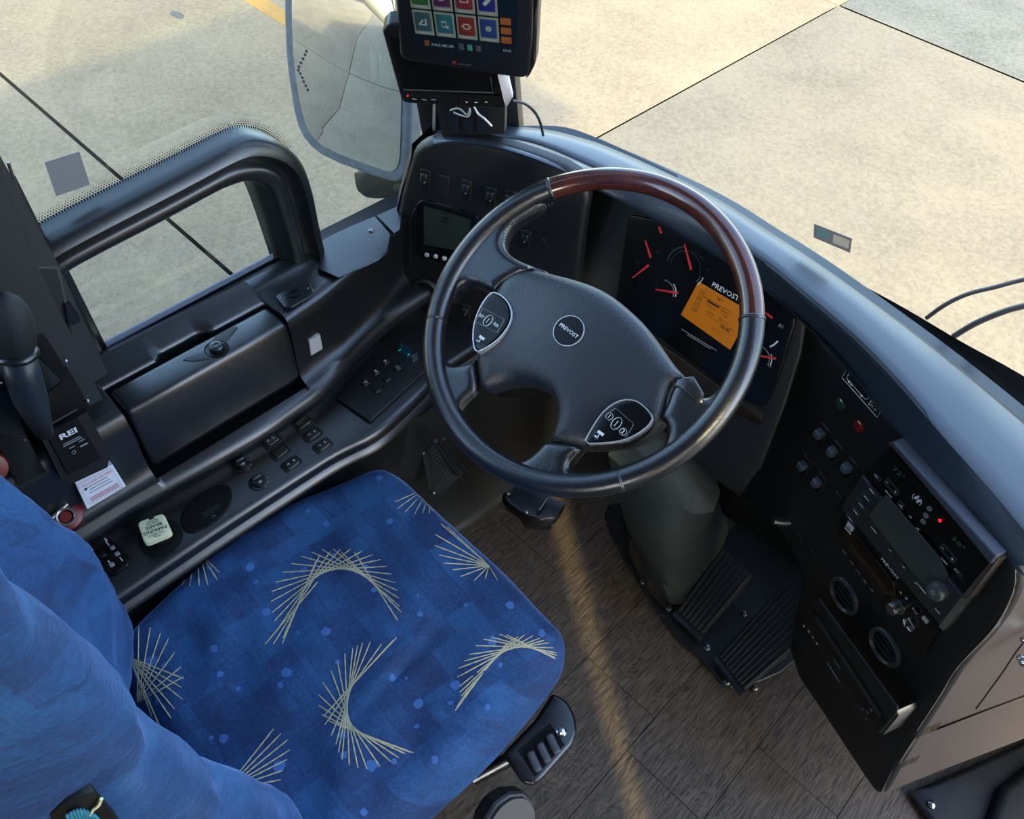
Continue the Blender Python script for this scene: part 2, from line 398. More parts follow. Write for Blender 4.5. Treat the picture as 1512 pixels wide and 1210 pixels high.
def ring(name, F, poly, wd, h, M, parent=None, hb=0, label=None, inner=None):
    """flat closed band following an outline"""
    B = np.array(poly, float)
    if area(B) < 0: B = B[::-1]
    tg = np.roll(B, -1, 0)-np.roll(B, 1, 0); tg /= np.linalg.norm(tg, axis=1)[:, None]; nn = np.c_[-tg[:, 1], tg[:, 0]]
    ls = []
    for off, hh in ((0, hb), (0, h*.7), (wd*.25, h), (wd*.75, h), (wd, h*.7), (wd, hb)):
        ls.append([F.w(*(p+q*off), hh) for p, q in zip(B, nn)])
    return loft(name, ls, M, parent, closed=True, angle=50, label=label)
_tc = {}
def text(F, a, b, s, size, M, parent, h=.0004, rot=0, name='lettering', align='CENTER', bold=0, sx=1, depth=.0002):
    key = (s, align, bold)
    if key not in _tc:
        c = bpy.data.curves.new('t', 'FONT'); c.body = s; c.size = 1; c.align_x = align; c.align_y = 'CENTER'; c.extrude = 0; c.offset = bold; c.resolution_u = 2; c.space_line = .95
        o = bpy.data.objects.new('t', c); COL.objects.link(o); bpy.context.view_layer.update()
        me = bpy.data.meshes.new_from_object(o.evaluated_get(bpy.context.evaluated_depsgraph_get()))
        _tc[key] = ([tuple(v.co) for v in me.vertices], [tuple(p.vertices) for p in me.polygons])
        bpy.data.objects.remove(o); bpy.data.meshes.remove(me)
    V, Fc = _tc[key]; G = F.at(a, b, rot)
    return mk(name, [G.w(v[0]*size*sx, v[1]*size, h) for v in V], Fc, M, parent, smooth=False)
def bars(F, items, M, parent, h=.0005, name='printed_marks'):
    g = []
    for a, b, w, t, r in items:
        G = F.at(a, b, r); V = [G.w(x, y, h) for x, y in ((-w/2, -t/2), (w/2, -t/2), (w/2, t/2), (-w/2, t/2))]
        V += [G.w(x, y, h-.0004) for x, y in ((-w/2, -t/2), (w/2, -t/2), (w/2, t/2), (-w/2, t/2))]
        g.append((V, [(0, 1, 2, 3), (0, 4, 5, 1), (1, 5, 6, 2), (2, 6, 7, 3), (3, 7, 4, 0)]))
    return multi(name, g, M, parent, smooth=False)
def struct(o, name=None): o['kind'] = 'structure'; return o
def arc(F, cx, cy, r, a0, a1, wd, h, M, parent, name='scale_arc', n=20):
    p = [math.radians(a0+(a1-a0)*i/n) for i in range(n+1)]
    return loft(name, [[F.w(cx+(r+o)*math.cos(t), cy+(r+o)*math.sin(t), h) for t in p] for o in (0, wd)], M, parent)
def path_band(F, px, wd, h, M, parent, name='printed_outline', closed=True):
    P = F.pts(px, h); 
    return ring(name, F, P, wd, h, M, parent, hb=h-.0004)

# ================================================================== STRUCTURE
# ---- ground outside: cast slabs with open joints
G = -1.1
gr = thing('ground', 'pale concrete yard of large cast slabs outside the coach', None, (0, 0, G-.1), kind='structure')
xs = [-13.9, -8.32, -2.74, 2.84, 8.4]; ys = [-9.9, -4.22, 1.44, 7.08, 12.7]
for i in range(4):
    for j in range(4):
        g = .014
        box('concrete_slab', flat(G), (xs[i]+xs[i+1])/2, (ys[j]+ys[j+1])/2, xs[i+1]-xs[i]-g, ys[j+1]-ys[j]-(g if j < 2 else g*2.4), -.1, 0, CONG if (j == 3 and i > 1) else CONC, gr, r=.01, bev=.004)
box('joint_bed', flat(G-.07), -3, 1, 24, 24, -.1, 0, mat('joint_dirt', '2e2a22', .95), gr)
st_ = box('yellow_road_stripe', flat(G), -5.4, 3.32, 3.8, .14, -.002, .003, YPAINT); tag(st_, 'yellow painted stripe on the concrete yard beyond the side window', 'road marking')
def blot(x, y, r):
    rr = random.Random(int(x*100)); return [(x+r*math.cos(t*.6)*(.7+.5*rr.random()), y+r*.6*math.sin(t*.6)*(.7+.5*rr.random())) for t in range(10)]
q = Z(262, 22, G); o = dome('oil_stain', flat(G), chaikin(blot(q[0], q[1], .07), 2), mat('oil_stain', '4d4a44', .7), h0=.001, h1=.003, w=.002, base=-.003); tag(o, 'small dark oil stain on the sunlit concrete at upper left', 'stain')
# ---- floor of vinyl planks
fl = thing('floor', 'dark oak vinyl plank floor of the driver area', None, (0, 0, -.02), kind='structure')
px0 = -.31; k = 0
for i in range(-4, 10):
    xa = px0+i*.194; offs = {0: .745}.get(i, .745+random.Random(i+40).uniform(-.4, .4)); ya = offs-1.22*2
    while ya < 1.5:
        y0 = max(ya, -.6); y1 = min(ya+1.22, 1.5)
        if y1-y0 > .05: box('floor_plank', flat(0), xa+.097, (y0+y1)/2, .194-.0012, (y1-y0)-.0012, -.006, 0, PLANK, fl, r=.0005, bev=.0006)
        ya += 1.22
box('floor_base', flat(-.006), .2, .45, 2.6, 2.2, -.05, 0, PLD, fl)
# ---- coach body shell
def slab(name, x0, x1, y0, y1, z0, z1, M, lab=None):
    o = box(name, flat(0), (x0+x1)/2, (y0+y1)/2, x1-x0, y1-y0, z0, z1, M, r=.002); o['kind'] = 'structure'
    if lab: o['label'] = lab
    return o
slab('ceiling', -1.1, 1.35, -8, .95, 2.36, 2.42, ROOFM)
slab('wall_back', -1.1, 1.35, -3.0, -2.95, -.2, 2.36, ROOFM)
slab('wall_left', -1.12, -1.07, -8, 1.02, -.9, .72, BODY)
slab('wall_left_rear', -1.1, -1.05, -8, -.22, .72, 1.0, BODY)
slab('wall_left_rear_header', -1.1, -1.05, -8, -.22, 2.05, 2.36, BODY)
slab('wall_left_post', -1.1, -1.05, -1.5, -1.35, 1.0, 2.05, BODY)
slab('wall_right', 1.3, 1.35, -1.7, -.42, -.9, 2.36, ROOFM)
slab('wall_right_rear', 1.3, 1.35, -8, -1.7, -.9, 1.0, ROOFM)
slab('wall_right_header', 1.3, 1.35, -8, -1.7, 2.0, 2.36, ROOFM)
slab('wall_right_front', 1.3, 1.35, -.345, .62, -.9, 2.36, ROOFM)  # unseen; solid to block sun, gap behind it shaped for the floor's sun strip
slab('wall_front', -.95, 1.3, 1.32, 1.36, -.9, .60, BODY)
slab('underfloor', -1.07, 1.3, -8, 1.32, -.75, -.07, PLD)
slab('wall_left_header', -1.1, -1.05, -.22, 1.0, 2.16, 2.36, BODY)

# ---- left window: large pane, inset sliding pane with moulded frame
win = thing('window_1', 'driver side window with a small framed opening pane', None, (-1.05, .4, .78), kind='structure')
S = side(-1.06)
dome('glass_pane', S, [(-.25, .74), (1.0, .74), (1.02, 2.2), (-.25, 2.2)], GLS, win, h0=0, h1=.003, w=.001, base=0)
SF = side(-1.0)
opx = [(35, 347), (50, 335), (110, 303), (180, 268), (250, 233), (330, 193), (362, 187), (395, 197), (423, 222), (440, 265), (452, 320), (468, 385)]
ipx = [(82, 400), (97, 388), (150, 360), (200, 335), (260, 303), (325, 268), (348, 264), (366, 272), (375, 290), (384, 315), (394, 345), (406, 382)]
n = 60
def sidepl(px, x): return [X(u, v, x) for u, v in px]
Fo = rs(sidepl(opx, -1.055), n); Fi = rs(sidepl(ipx, -1.045), n)
def prof(t, dx): return [Fo[i]*(1-t)+Fi[i]*t+np.array([dx-(-(-.0)), 0, 0]) for i in range(n)]
def setx(L, x): return [np.array([x, p[1], p[2]]) for p in L]
ts = [(0, -1.058), (0.0, -1.03), (.02, -1.014), (.10, -1.004), (.24, -1.0), (.30, -1.006), (.36, -1.018), (.44, -1.02), (.50, -1.01), (.56, -1.007), (.74, -1.007), (.82, -1.012), (.86, -1.03), (.93, -1.035), (.97, -1.05), (1, -1.062)]
loft('opening_frame', [setx(prof(t, 0), x) for t, x in ts], FRAMEM, win, angle=55)
# black glazing frame lower-left of the opening pane
for nm, px in (('frame_side_bar', [(62, 345), (97, 388), (158, 512), (168, 548), (148, 560), (40, 345)]), ('frame_bottom_bar', [(156, 510), (408, 378), (440, 375), (440, 398), (168, 540)])):
    dpx(nm, side(-1.045), px, PLS, win, top=.004, w=.003, base=-.015)
dpx('bottom_seal', side(-1.04), [(156, 506), (404, 376), (404, 383), (158, 514)], mat('silver_seal', '6c7686', .35), win, top=.003, w=.001)
# frit dots along the pane edges
def dots(name, px, x, rows, parent, inw):
    L = rs(sidepl(px, x), 3); L = rs(sidepl(px, x), 400); s = np.r_[0, np.cumsum(np.linalg.norm(np.diff(L, axis=0), axis=1))]; g = []
    for r_ in range(rows):
        rad = .0016-.0003*r_; k = 0; t = .0021*(r_ % 2)
        while t < s[-1]:
            q = np.array([np.interp(t, s, L[:, i]) for i in range(3)]); q2 = np.array([np.interp(min(t+.002, s[-1]), s, L[:, i]) for i in range(3)]); d = q2-q; d /= max(np.linalg.norm(d), 1e-9)
            nrm = np.array([0, -d[2], d[1]]); c = q+nrm*(inw+.0036*r_)
            V = [(x, c[1]+rad*math.cos(a*math.pi/3), c[2]+rad*math.sin(a*math.pi/3)) for a in range(6)]; g.append((V, [tuple(range(6))])); t += .0042
    return multi(name, g, INK, parent, kind='stuff', smooth=False)
dots('frit_dots', opx, -1.0545, 4, win, .001)
fb = [(470, 352), (520, 330), (560, 311), (600, 292)]
dots('frit_dots', fb, -1.0545, 3, win, .002)
# ---- pillar left of the window
pil = thing('trim_1', 'grey vinyl pillar trim behind the side window', None, (-.95, 0, 1.1), kind='structure')
dpx('pillar_face', side(-.95), [(-260, -200), (-60, 100), (0, 232), (60, 400), (150, 585), (168, 622), (150, 680), (-100, 760), (-420, 500)], GREYM, pil, top=0, w=.004, base=-.03)
dpx('pillar_edge', side(-.985), [(-60, 90), (3, 232), (90, 395), (178, 590), (205, 660), (158, 690), (128, 600), (30, 400), (-90, 150)], GREYM, pil, top=0, w=.006, base=-.06)
dpx('pillar_track', side(-1.02), [(0, 250), (25, 262), (170, 555), (150, 575), (60, 400)], PLS, pil, top=0, w=.004, base=-.03)
tube('roller_blind_rod', [X(12, 240, -1.0), X(50, 352, -1.0), X(104, 450, -1.0)], .002, STEEL, pil, n=8)
dpx('blind_clip', side(-.985), [(98, 452), (107, 450), (120, 470), (119, 478), (104, 484)], PLS, pil, top=.008, w=.003, base=-.004)
# ---- front-left roof pillar
ap = [(640, 90), (640, 195), (660, 215), (760, 215), (790, 195), (770, 90)]
AP = thing('trim_2', 'black front pillar between side window and windscreen', None, (-.95, .98, 1.0), kind='structure')
PF = yt(35, 0, Y(700, 190, .99))
a0, b0 = PF.l(634, 192); a1, b1 = PF.l(786, 192)
loft('front_pillar', [[PF.w(x-dz*.22, y, h) for x, h in ((a0-.02, -.1), (a0-.004, -.02), (a0, 0), (a0+.06, .012), (a1-.03, .006), (a1-.004, 0), (a1, -.02), (a1-.004, -.05))] for dz, y in ((0, min(b0, b1)-.1), (.3, .3), (.9, 1.3))], PLS, AP, angle=50)
tube('pillar_seal', [PF.w(a0+.012, b0+.1, .006), PF.w(a0+.010, b0-.02, .006)], .003, mat('ribbed_seal', '9a9a94', .5), AP, n=8)
# ---- windscreen
Epx = [(655, 193), (700, 186), (800, 190), (860, 202), (900, 215), (980, 250), (1060, 290), (1130, 334), (1200, 378), (1300, 448), (1400, 522), (1512, 612), (1640, 720), (1800, 850)]
E3 = rs([Z(u, v, .93-max(0, u-1200)*.00012) for u, v in Epx], 70)
dirs = []
cen = np.array([-.35, .2, .9])
ws = thing('window_2', 'curved windscreen of the coach', None, (-.3, 1.2, 1.0), kind='structure')
def outw(L, d, dz): 
    out = []
    for i, p in enumerate(L):
        t = L[min(i+1, len(L)-1)]-L[max(i-1, 0)]; nrm = np.array([-t[1], t[0], 0]); nrm /= np.linalg.norm(nrm); out.append(p+nrm*d+np.array([0, 0, dz]))
    return out
loft('glass_pane', [outw(E3, .055, -.05), outw(E3, .05, .25), outw(E3, .03, .7), outw(E3, -.02, 1.15), outw(E3, -.07, 1.45)], GLS, ws)
loft('lower_seal', [outw(E3, -.005, -.02), outw(E3, .03, -.035), outw(E3, .052, -.03), outw(E3, .052, -.2)], PLS, ws)
bp = [Z(u, v, .87) for u, v in [(1215, 392), (1240, 404), (1330, 452), (1420, 505), (1512, 556), (1640, 640)]]
bq = [Z(u, v, .84) for u, v in [(1180, 380), (1230, 408), (1310, 460), (1400, 528), (1512, 622), (1700, 770)]]
loft('lower_surround', [rs(bp, 24)+np.array([0, 0, -.3]), rs(bp, 24), rs(bq, 24)], mat('dull_black_seal', '0a0a0b', .9, spec=.1), ws, angle=40)
bp = [Z(u, v, .93) for u, v in [(770, 186), (830, 187), (880, 203), (940, 230), (1000, 258)]]
loft('left_surround', [rs(bp, 16)+np.array([0, 0, -.2]), rs(bp, 16), rs([p+np.array([.05, -.05, -.01]) for p in bp], 16)], PLS, ws, angle=40)

# ================================================================== SIDE CONSOLE
con = thing('side_console', 'black moulded side console under the side window', 'console', (-.9, .35, 0))
edge = [(-.3, -.905), (.47, -.905), (.50, -.915), (.531, -.919), (.596, -.928), (.659, -.945), (.707, -.955), (.786, -.989), (.9, -1.02)]
lip_px = [(200, 755), (300, 699), (343, 674), (399, 641), (439, 611), (478, 585), (505, 558), (525, 532), (545, 512), (571, 489), (590, 472)]
lipw = [Z(u, v, .605) for u, v in lip_px]
lipY = [-.3]+[p[1] for p in lipw]+[1.0]; lipX = [lipw[0][0]]+[p[0] for p in lipw]+[lipw[-1][0]-.01]
lo = sorted(zip(lipY, lipX)); lipY = [a for a, b in lo]; lipX = [b for a, b in lo]
fr_px = [(190, 872), (330, 777), (430, 712), (498, 668), (558, 641), (597, 606), (632, 573), (650, 548)]
frw = [Z(u, v, .56) for u, v in fr_px]; frY = [-.3]+[p[1] for p in frw]+[1.2]; frX = [frw[0][0]]+[p[0] for p in frw]+[frw[-1][0]]
lo = sorted(zip(frY, frX)); frY = [a for a, b in lo]; frX = [b for a, b in lo]
def sm(y, Y_, X_, k=.03): return float(np.mean([np.interp(y+d, Y_, X_) for d in np.linspace(-k, k, 7)]))
ys_ = sorted(set([round(-.25+.02*i, 4) for i in range(59)]+[.192, .196, .199, .202, .206, .494, .498, .501, .504, .508]+[.28+.005*i for i in range(30)]))
RY0, RY1 = .2, .498
def notch(y): return .012*max(0, min(1, (y-.292)/.012))*max(0, min(1, (.395-y)/.02))
rows = []
for y in ys_:
    xe = sm(y, *zip(*edge)); lx = sm(y, lipY, lipX); rec = RY0 < y < RY1
    zb = .625; zt = .775+.004*math.cos((y-.3)*6)
    xg = -1.055 if y > .62 else -1.035
    if rec:
        xr = -.972-notch(y)
        P_ = [(xg, .785), (-1.02, .792), (-1.0, .782), (xr-.006, .777), (xr-.001, .774), (xr, .768), (xr+.002, .70), (xr+.004, .62), (-.93, .612), (-.898, .612), (-.892, .622), (-.886, .627)]
    else:
        P_ = [(xg, .785), (-1.02 if y < .62 else -1.05, .790), (-1.0 if y < .62 else -1.03, .782), (-.985, zt), (xe-.02, zt), (xe-.006, zt-.002), (xe, zt-.010), (xe+.004, zt-.03), (xe+.005, .66), (xe+.008, .64), (min(xe+.02, lx-.02), .63), (min(xe+.03, lx-.012), .628)]
    P_ += [(max(lx-.012, P_[-1][0]+.001), .624), (lx-.004, .617), (lx, .607), (lx-.002, .596), (lx-.012, .585), (lx-.02, .575), (lx-.022, .545)]
    rows.append([(x, y, z) for x, z in P_])
loft('side_moulding', rows, PL, con, angle=50)
rows = []
for y in ys_:
    lx = sm(y, lipY, lipX); fx = sm(y, frY, frX); zz = .56
    rows.append([(lx-.04, y, zz), (lx-.01, y, zz), (fx-.012, y, zz), (fx-.004, y, zz-.003), (fx, y, zz-.012), (fx-.003, y, zz-.03), (fx+.004, y, zz-.036), (fx+.006, y, zz-.044), (fx-.004, y, zz-.052), (fx-.012, y, zz-.2), (fx-.02, y, .0)])
loft('switch_shelf', rows, PL, con, angle=55)
# forward ledge cover with screw, seam
FL = flat(.786)
dpx('ledge_cover', FL, [(474, 350), (553, 318), (578, 346), (573, 372), (553, 386), (500, 408), (470, 395)], PL, con, top=0, w=.003, base=-.012)
dpx('ledge_cover', FL, [(556, 317), (595, 300), (590, 338), (582, 343)], PL, con, top=0, w=.002, base=-.012)
a, b = FL.l(548, 340); lathe('screw', FL, a, b, [(0, .002), (.002, .0015), (.0035, .002), (.005, .001), (.0055, 0)], STEEL, con, n=14)
# outlet plate with round hole
FO = flat(.782)
dpx('outlet_plate', FO, [(407, 437), (415, 432), (449, 417), (457, 418), (464, 432), (459, 438), (430, 454), (421, 454)], PLS, con, top=.003, w=.0015, r=.003)
a, b = FO.l(435, 436); lathe('outlet_ring', FO, a, b, [(.0105, .003), (.0105, .0055), (.0085, .0055), (.008, .0034), (0, .0033)], PLD, con, n=24)
for u, v in ((416, 442), (455, 428)):
    a, b = FO.l(u, v); lathe('screw', FO, a, b, [(0, .0045), (.0015, .0042), (.002, .003)], STEEL, con, n=10)
# ---- storage box
bx_ = thing('storage_box', 'black armrest storage box with round latch below the side window', 'storage box', (-.935, .35, .62))
BT = flat(.774)
boxtop = [(-.963, .206), (-.963, .292), (-.966, .30), (-.966, .388), (-.960, .40), (-.963, .48), (-.955, .491), (-.915, .491), (-.910, .485), (-.908, .36), (-.909, .338), (-.907, .30), (-.908, .215), (-.914, .206)]
# body: lofted cross sections
def bsec(y, k=0): return [(-.963+k, y, .62), (-.964+k, y, .768), (-.960+k, y, .7735), (-.955+k, y, .774), (-.917, y, .774), (-.912-k, y, .773), (-.9085-k, y, .7695), (-.907-k, y, .764), (-.9055-k, y, .758), (-.896-k, y, .655), (-.897-k, y, .648), (-.90-k, y, .640), (-.905-k, y, .634), (-.93, y, .63)]
def bend(y, s): return [(x*(1-s)+(-.935)*s, y, z*(1-s)+.70*s) for x, _, z in bsec(y)]
loft('box_body', [bend(.2055, .6), bend(.2055, .08), bend(.208, .03), bsec(.214), bsec(.30), bsec(.36), bsec(.42), bsec(.484), bend(.490, .03), bend(.4925, .08), bend(.4925, .6)], PL, bx_, angle=60)
a, b = BT.l(320, 516)
lathe('latch_recess', BT, a, b, [(0, .0008), (.017, .0008), (.0185, .0014), (.0195, .0008), (.020, -.002)], PLD, bx_, n=32)
lathe('latch_knob', BT, a, b, [(0, .009), (.0035, .0095), (.004, .0085), (.0055, .0085), (.0065, .0098), (.0095, .0092), (.0115, .007), (.012, .0008)], PLS, bx_, n=28)
dpx('finger_dip', BT, [(268, 532), (276, 527), (300, 520), (318, 496), (345, 482), (352, 483), (338, 500), (310, 530), (285, 534)], PLM, bx_, top=.0010, w=.0008, r=.004)

# ---- switches on shelf
FS = flat(.56)
def rocker(F, u, v, rot, w, h, parent, marks=(), tilt=.002, M=PLS, flatkey=False):
    a, b = F.l(u, v, .004); G_ = F.at(a, b, rot)
    s = dome('rocker_switch', G_, rect(0, 0, w, h, w*.28), PLM, parent, h0=.0012, h1=.0022, w=.0012, base=-.001)
    OFF[s.name] = OFF[parent.name]
    dome('switch_key', G_, rect(0, 0, w*.78, h*.76, w*.2), M, s, h0=.004, h1=.0058, w=.003, base=.001, step=w/5, hf=(lambda p, d: p[:, 1]*.12) if not flatkey else None)
    if marks: 
        for (da, db, ww, tt, rr) in marks: pass
        bars(G_, marks, WHT, s, h=.0068)
    return G_, s
R_ = math.radians
IC1 = [(-.002, .0045, .0045, .0008, .3), (.0015, .0055, .0008, .004, 0), (0, -.0045, .0045, .0008, 0), (.002, -.006, .0008, .003, 0), (-.002, -.006, .0008, .003, 0)]
IC2 = [(0, .006, .004, .0028, .2), (0, -.005, .004, .0014, .2), (.001, -.0075, .0014, .0014, 0)]
IC3 = [(0, .006, .005, .001, .5), (0, .006, .005, .001, -.5), (-.001, -.006, .0035, .001, .6), (0, -.004, .003, .001, -.3)]
for u, v, ic in ((400, 650, IC1), (413, 667, ()), (430, 684, IC2), (447, 624, ()), (461, 641, IC3), (476, 657, IC3)):
    g_, s_ = rocker(FS, u, v, 0, .0245, .036, con, ic)
for u, v in ((356, 686), (381, 712)):
    a, b = FS.l(u, v, .003)
    k = lathe('rotary_knob', FS, a, b, [(.0165, 0), (.0165, .002), (.013, .003), (.011, .003), (.0105, .013), (.0085, .0155), (0, .0155)], PLS, con, n=28); OFF[k.name] = OFF[con.name]
    box('grip', FS, a, b, .005, .017, .014, .02, PLS, k, r=.002)
    bars(FS, [(a+.017*math.cos(t), b+.017*math.sin(t), .0022, .0022, t) for t in (.2, .8, 1.4)], GRYP, k, h=.0028)
a, b = FS.l(310, 755); dome('key_recess', FS, chaikin(FS.pts([(262, 765), (285, 735), (330, 712), (345, 725), (340, 752), (310, 780), (275, 793)], 0), 2), PLD, con, h0=.0005, h1=.003, w=.004, base=-.002)
dome('key_slot', FS, FS.pts([(297, 758), (322, 742), (327, 748), (303, 765)], .004), PLM, con, h0=.003, h1=.0045, w=.001)
text(FS, *FS.l(316, 765), 'C', .009, GRYP, con, h=.0042)
# small heater control plate near the seat
FH = flat(.562)
hp = thing('heater_control_plate', 'small black control plate with white marks at the console end beside the seat', 'control panel', Z(170, 825, .562))
dpx('plate', FH, [(120, 792), (152, 786), (192, 822), (190, 833), (165, 850), (120, 850)], SCRB, hp, top=.004, w=.002, r=.004)
for u, v, w_, t_ in ((156, 797, .007, .0025), (159, 803, .012, .0018), (135, 810, .012, .0018), (179, 826, .009, .0016), (161, 830, .006, .002)):
    bars(FH, [(*FH.l(u, v, .0045), w_, t_, .0)], WHT, hp, h=.0046)
for u, v in ((166, 809), (173, 818), (165, 834)):
    dome('button', FH, rect(*FH.l(u, v, .005), .0075, .0075, .002), GRYP, hp, h0=.0045, h1=.0058, w=.001)
dome('button', FH, rect(*FH.l(151, 819, .005), .011, .011, .003), PLS, hp, h0=.0045, h1=.0062, w=.001)
# ---- parking brake knob
pb = thing('parking_brake_knob', 'cream square parking brake push-pull knob on the side console', 'knob', Z(232, 795, .56))
FB = flat(.56); a, b = FB.l(238, 795, .0)
lathe('valve_collar', FB, a, b, [(.034, .0), (.034, .004), (.026, .006), (.019, .006), (.019, .012), (.015, .014), (0, .014)], PLD, pb, n=32)
q = Z(232, 782, .617); ax = np.array([q[0], q[1]]); ba = np.array([a, b])
tube('chrome_nut', [FB.w(a, b, .013), FB.w(a, b, .026)], .0155, CHR, pb, n=6)
tube('stem', [FB.w(a, b, .02), FB.w(*(ba*.3+ax*.7), .05)], .008, CHR, pb, n=20)
FK = flat(.617)
kp = FK.pts([(202, 771), (241, 757), (254, 786), (213, 803)], 0)
dome('knob_cap', FK, rpoly(kp, .008, 5), YEL, pb, h0=-.003, h1=0, w=.003, base=-.012, label='cream square cap with black lettering')
ka = FK.l(228, 780); rk = math.atan2(kp[0][1]-kp[1][1], kp[0][0]-kp[1][0])
for t_, db, sz in (('PULL', .0165, .005), ('TO APPLY', .0115, .005), ('PARKING', .0045, .0085), ('BRAKE', -.004, .0085), ('PUSH TO', -.0105, .0045), ('RELEASE', -.0145, .0045)):
    G_ = FK.at(ka[0], ka[1], rk); text(G_, 0, db, t_, sz, INK, pb, h=.0004, bold=.012)
dome('arrow_mark', FK.at(ka[0], ka[1], rk), circ(0, -.0195, .0045, 14, .002), INK, pb, h0=.0002, h1=.0006, w=.0003)
# ---- emergency red knob with clear guard
rk_ = thing('red_emergency_knob', 'red emergency knob under a clear guard next to the white label', 'knob', Z(92, 757, .625))
wq = yt(90, 60, X(92, 757, -.905))
a, b = wq.l(92, 757)
lathe('base_disc', wq, a, b, [(.030, -.01), (.030, .003), (.026, .006), (.012, .007), (0, .007)], REDK, rk_, n=32)
a2, b2 = wq.l(97, 763, .022)
lathe('guard_ring', wq, a2, b2, [(.0135, .005), (.0145, .02), (.0125, .022), (.0105, .021), (.0100, .005)], CLEAR, rk_, n=28)
lathe('button', wq, a2, b2, [(.0095, .004), (.0095, .017), (.008, .019), (0, .019)], REDK, rk_, n=24)
tube('guard_hinge', [wq.w(a2-.02, b2+.008, .018), wq.w(a2+.012, b2+.016, .018)], .0035, CLEAR, rk_, n=12)
dpx('guard_cover', wq, [(80, 745), (101, 737), (104, 750), (83, 757)], PLS, rk_, top=.018, w=.002, base=.010)
# second red knob at frame edge
rk2 = thing('red_valve_knob', 'red round valve knob half cut by the left picture edge', 'knob', X(0, 690, -.89))
w2 = yt(90, 25, X(0, 690, -.89)); a, b = w2.l(-16, 692)
lathe('knob_disc', w2, a, b, [(.012, -.012), (.021, -.006), (.023, 0), (.021, .006), (.012, .008), (0, .008)], REDK, rk2, n=30)
lathe('knob_stem', w2, a, b, [(.012, -.04), (.012, -.005), (0, -.005)], PLS, rk2, n=20)
# ---- white instruction label
lab = thing('instruction_label', 'white label with red print stuck on the wall beside the red knob', 'label', X(148, 718, -.884))
lf = yt(85, 15.5, X(148, 718, -.884)); P_ = lf.pts([(111, 713), (166, 686), (186, 718), (129, 752)], 0)
lf = lf.at(*np.mean(P_, 0), math.atan2(P_[1][1]-P_[0][1]+P_[2][1]-P_[3][1], P_[1][0]-P_[0][0]+P_[2][0]-P_[3][0]))
P_ = lf.pts([(111, 713), (166, 686), (186, 718), (129, 752)], 0)
dome('label_sheet', lf, P_, LABEL, lab, h0=.0002, h1=.001, w=.0004, base=-.02)
ww = max(p[0] for p in P_); hh_ = max(p[1] for p in P_)
text(lf, .002, hh_*.55, 'IN CASE OF FIRE:', .0062, PINK, lab, h=.0013, bold=.01)
bars(lf, [(random.uniform(-.003, .002), hh_*(.32-.2*i), ww*random.uniform(1.0, 1.5), .0011, 0) for i in range(3)], GRYP, lab, h=.0013)
bars(lf, [(0, hh_*(-.42-.12*i), ww*1.5, .0014, 0) for i in range(3)], PINK, lab, h=.0013)
ring('printed_border', lf, [(-ww*.86, -hh_*.8), (ww*.86, -hh_*.8), (ww*.86, hh_*.8), (-ww*.86, hh_*.8)], .0004, .0014, GRYP, lab, hb=.001)
dome('pointer_mark', lf, circ(-ww*.66, hh_*.28, .0024, 10, .0018), INK, lab, h0=.001, h1=.0015, w=.0003)
# ---- pale sticker on side moulding (its code left out)
qf = yt(90, 0, X(468, 508, -.912)); qp = qf.pts([(456, 503), (472, 494), (476, 515), (459, 525)], 0)
o = dome('asset_sticker', qf, qp, STKW, h0=.001, h1=.0018, w=.0004, base=-.02); tag(o, 'small pale blank sticker on the side moulding right of the storage box', 'sticker')
qf = side(-1.052); o = dome('window_sticker', qf, qf.pts([(66, 240), (117, 224), (133, 273), (83, 290)], 0), STK, h0=0, h1=.0008, w=.0003, base=-.0005); tag(o, 'grey square sticker on the side window glass above the opening frame', 'sticker')

# ---- PA microphone, holder and box
mc = thing('microphone', 'black handheld microphone with mesh head clipped at the left edge', 'microphone', X(40, 560, -.86))
h1 = X(8, 440, -.87); h2 = X(24, 520, -.865); h3 = X(45, 590, -.86); h4 = X(66, 640, -.87)
V, Fc = tubeg([h2*(1-t)+h1*t for t in np.linspace(-.15, 1.1, 9)], [.012, .0195, .0235, .025, .0255, .0245, .022, .016, .004], 24); mk('mesh_head', V, Fc, mat('black_mesh', '15171a', .55, bump=1, scale=900), mc)
V, Fc = tubeg([h2*(1-t)+h1*t for t in (.04, .0, -.06, -.1)], [.0215, .0245, .0245, .021], 24); mk('head_collar', V, Fc, PLS, mc)
V, Fc = tubeg([h2, h2*.5+h3*.5, h3, h4], [.019, .0205, .020, .011], 20); mk('handle', V, Fc, mat('mic_body', '232a31', .4), mc)
q = h3*.7+h2*.3; lathe('talk_button', yt(80, 60, q), .004, 0, [(.005, .018), (.005, .0215), (.003, .0225), (0, .0225)], PLD, mc, n=16)
br = thing('microphone_bracket', 'black sheet metal bracket holding the microphone', 'bracket', X(60, 620, -.90))
bf = side(-.90)
dpx('bracket_plate', bf, [(18, 596), (28, 600), (44, 601), (60, 590), (90, 566), (100, 556), (97, 540), (106, 553), (133, 600), (128, 612), (62, 648), (50, 640)], mat('satin_black_metal', '2b2926', .3, .6), br, top=0, w=.001, base=-.003)
dpx('bracket_upright', bf, [(52, 500), (64, 493), (78, 512), (104, 556), (92, 565), (58, 530)], PLD, br, top=.006, w=.003, base=-.05)
dpx('bracket_arm', bf, [(-10, 545), (12, 560), (22, 600), (40, 645), (70, 700), (30, 720), (-10, 640)], PLM, br, top=.004, w=.004, base=-.03)
for u, v in ((99, 536), (131, 595), (3, 567), (37, 651)):
    a, b = bf.l(u, v, .004); lathe('screw', bf, a, b, [(.0028, 0), (.0028, .002), (.0015, .004), (0, .004)], CHR, br, n=12)
rb = thing('pa_control_box', 'black metal box lettered REI below the microphone', 'control box', X(110, 650, -.89))
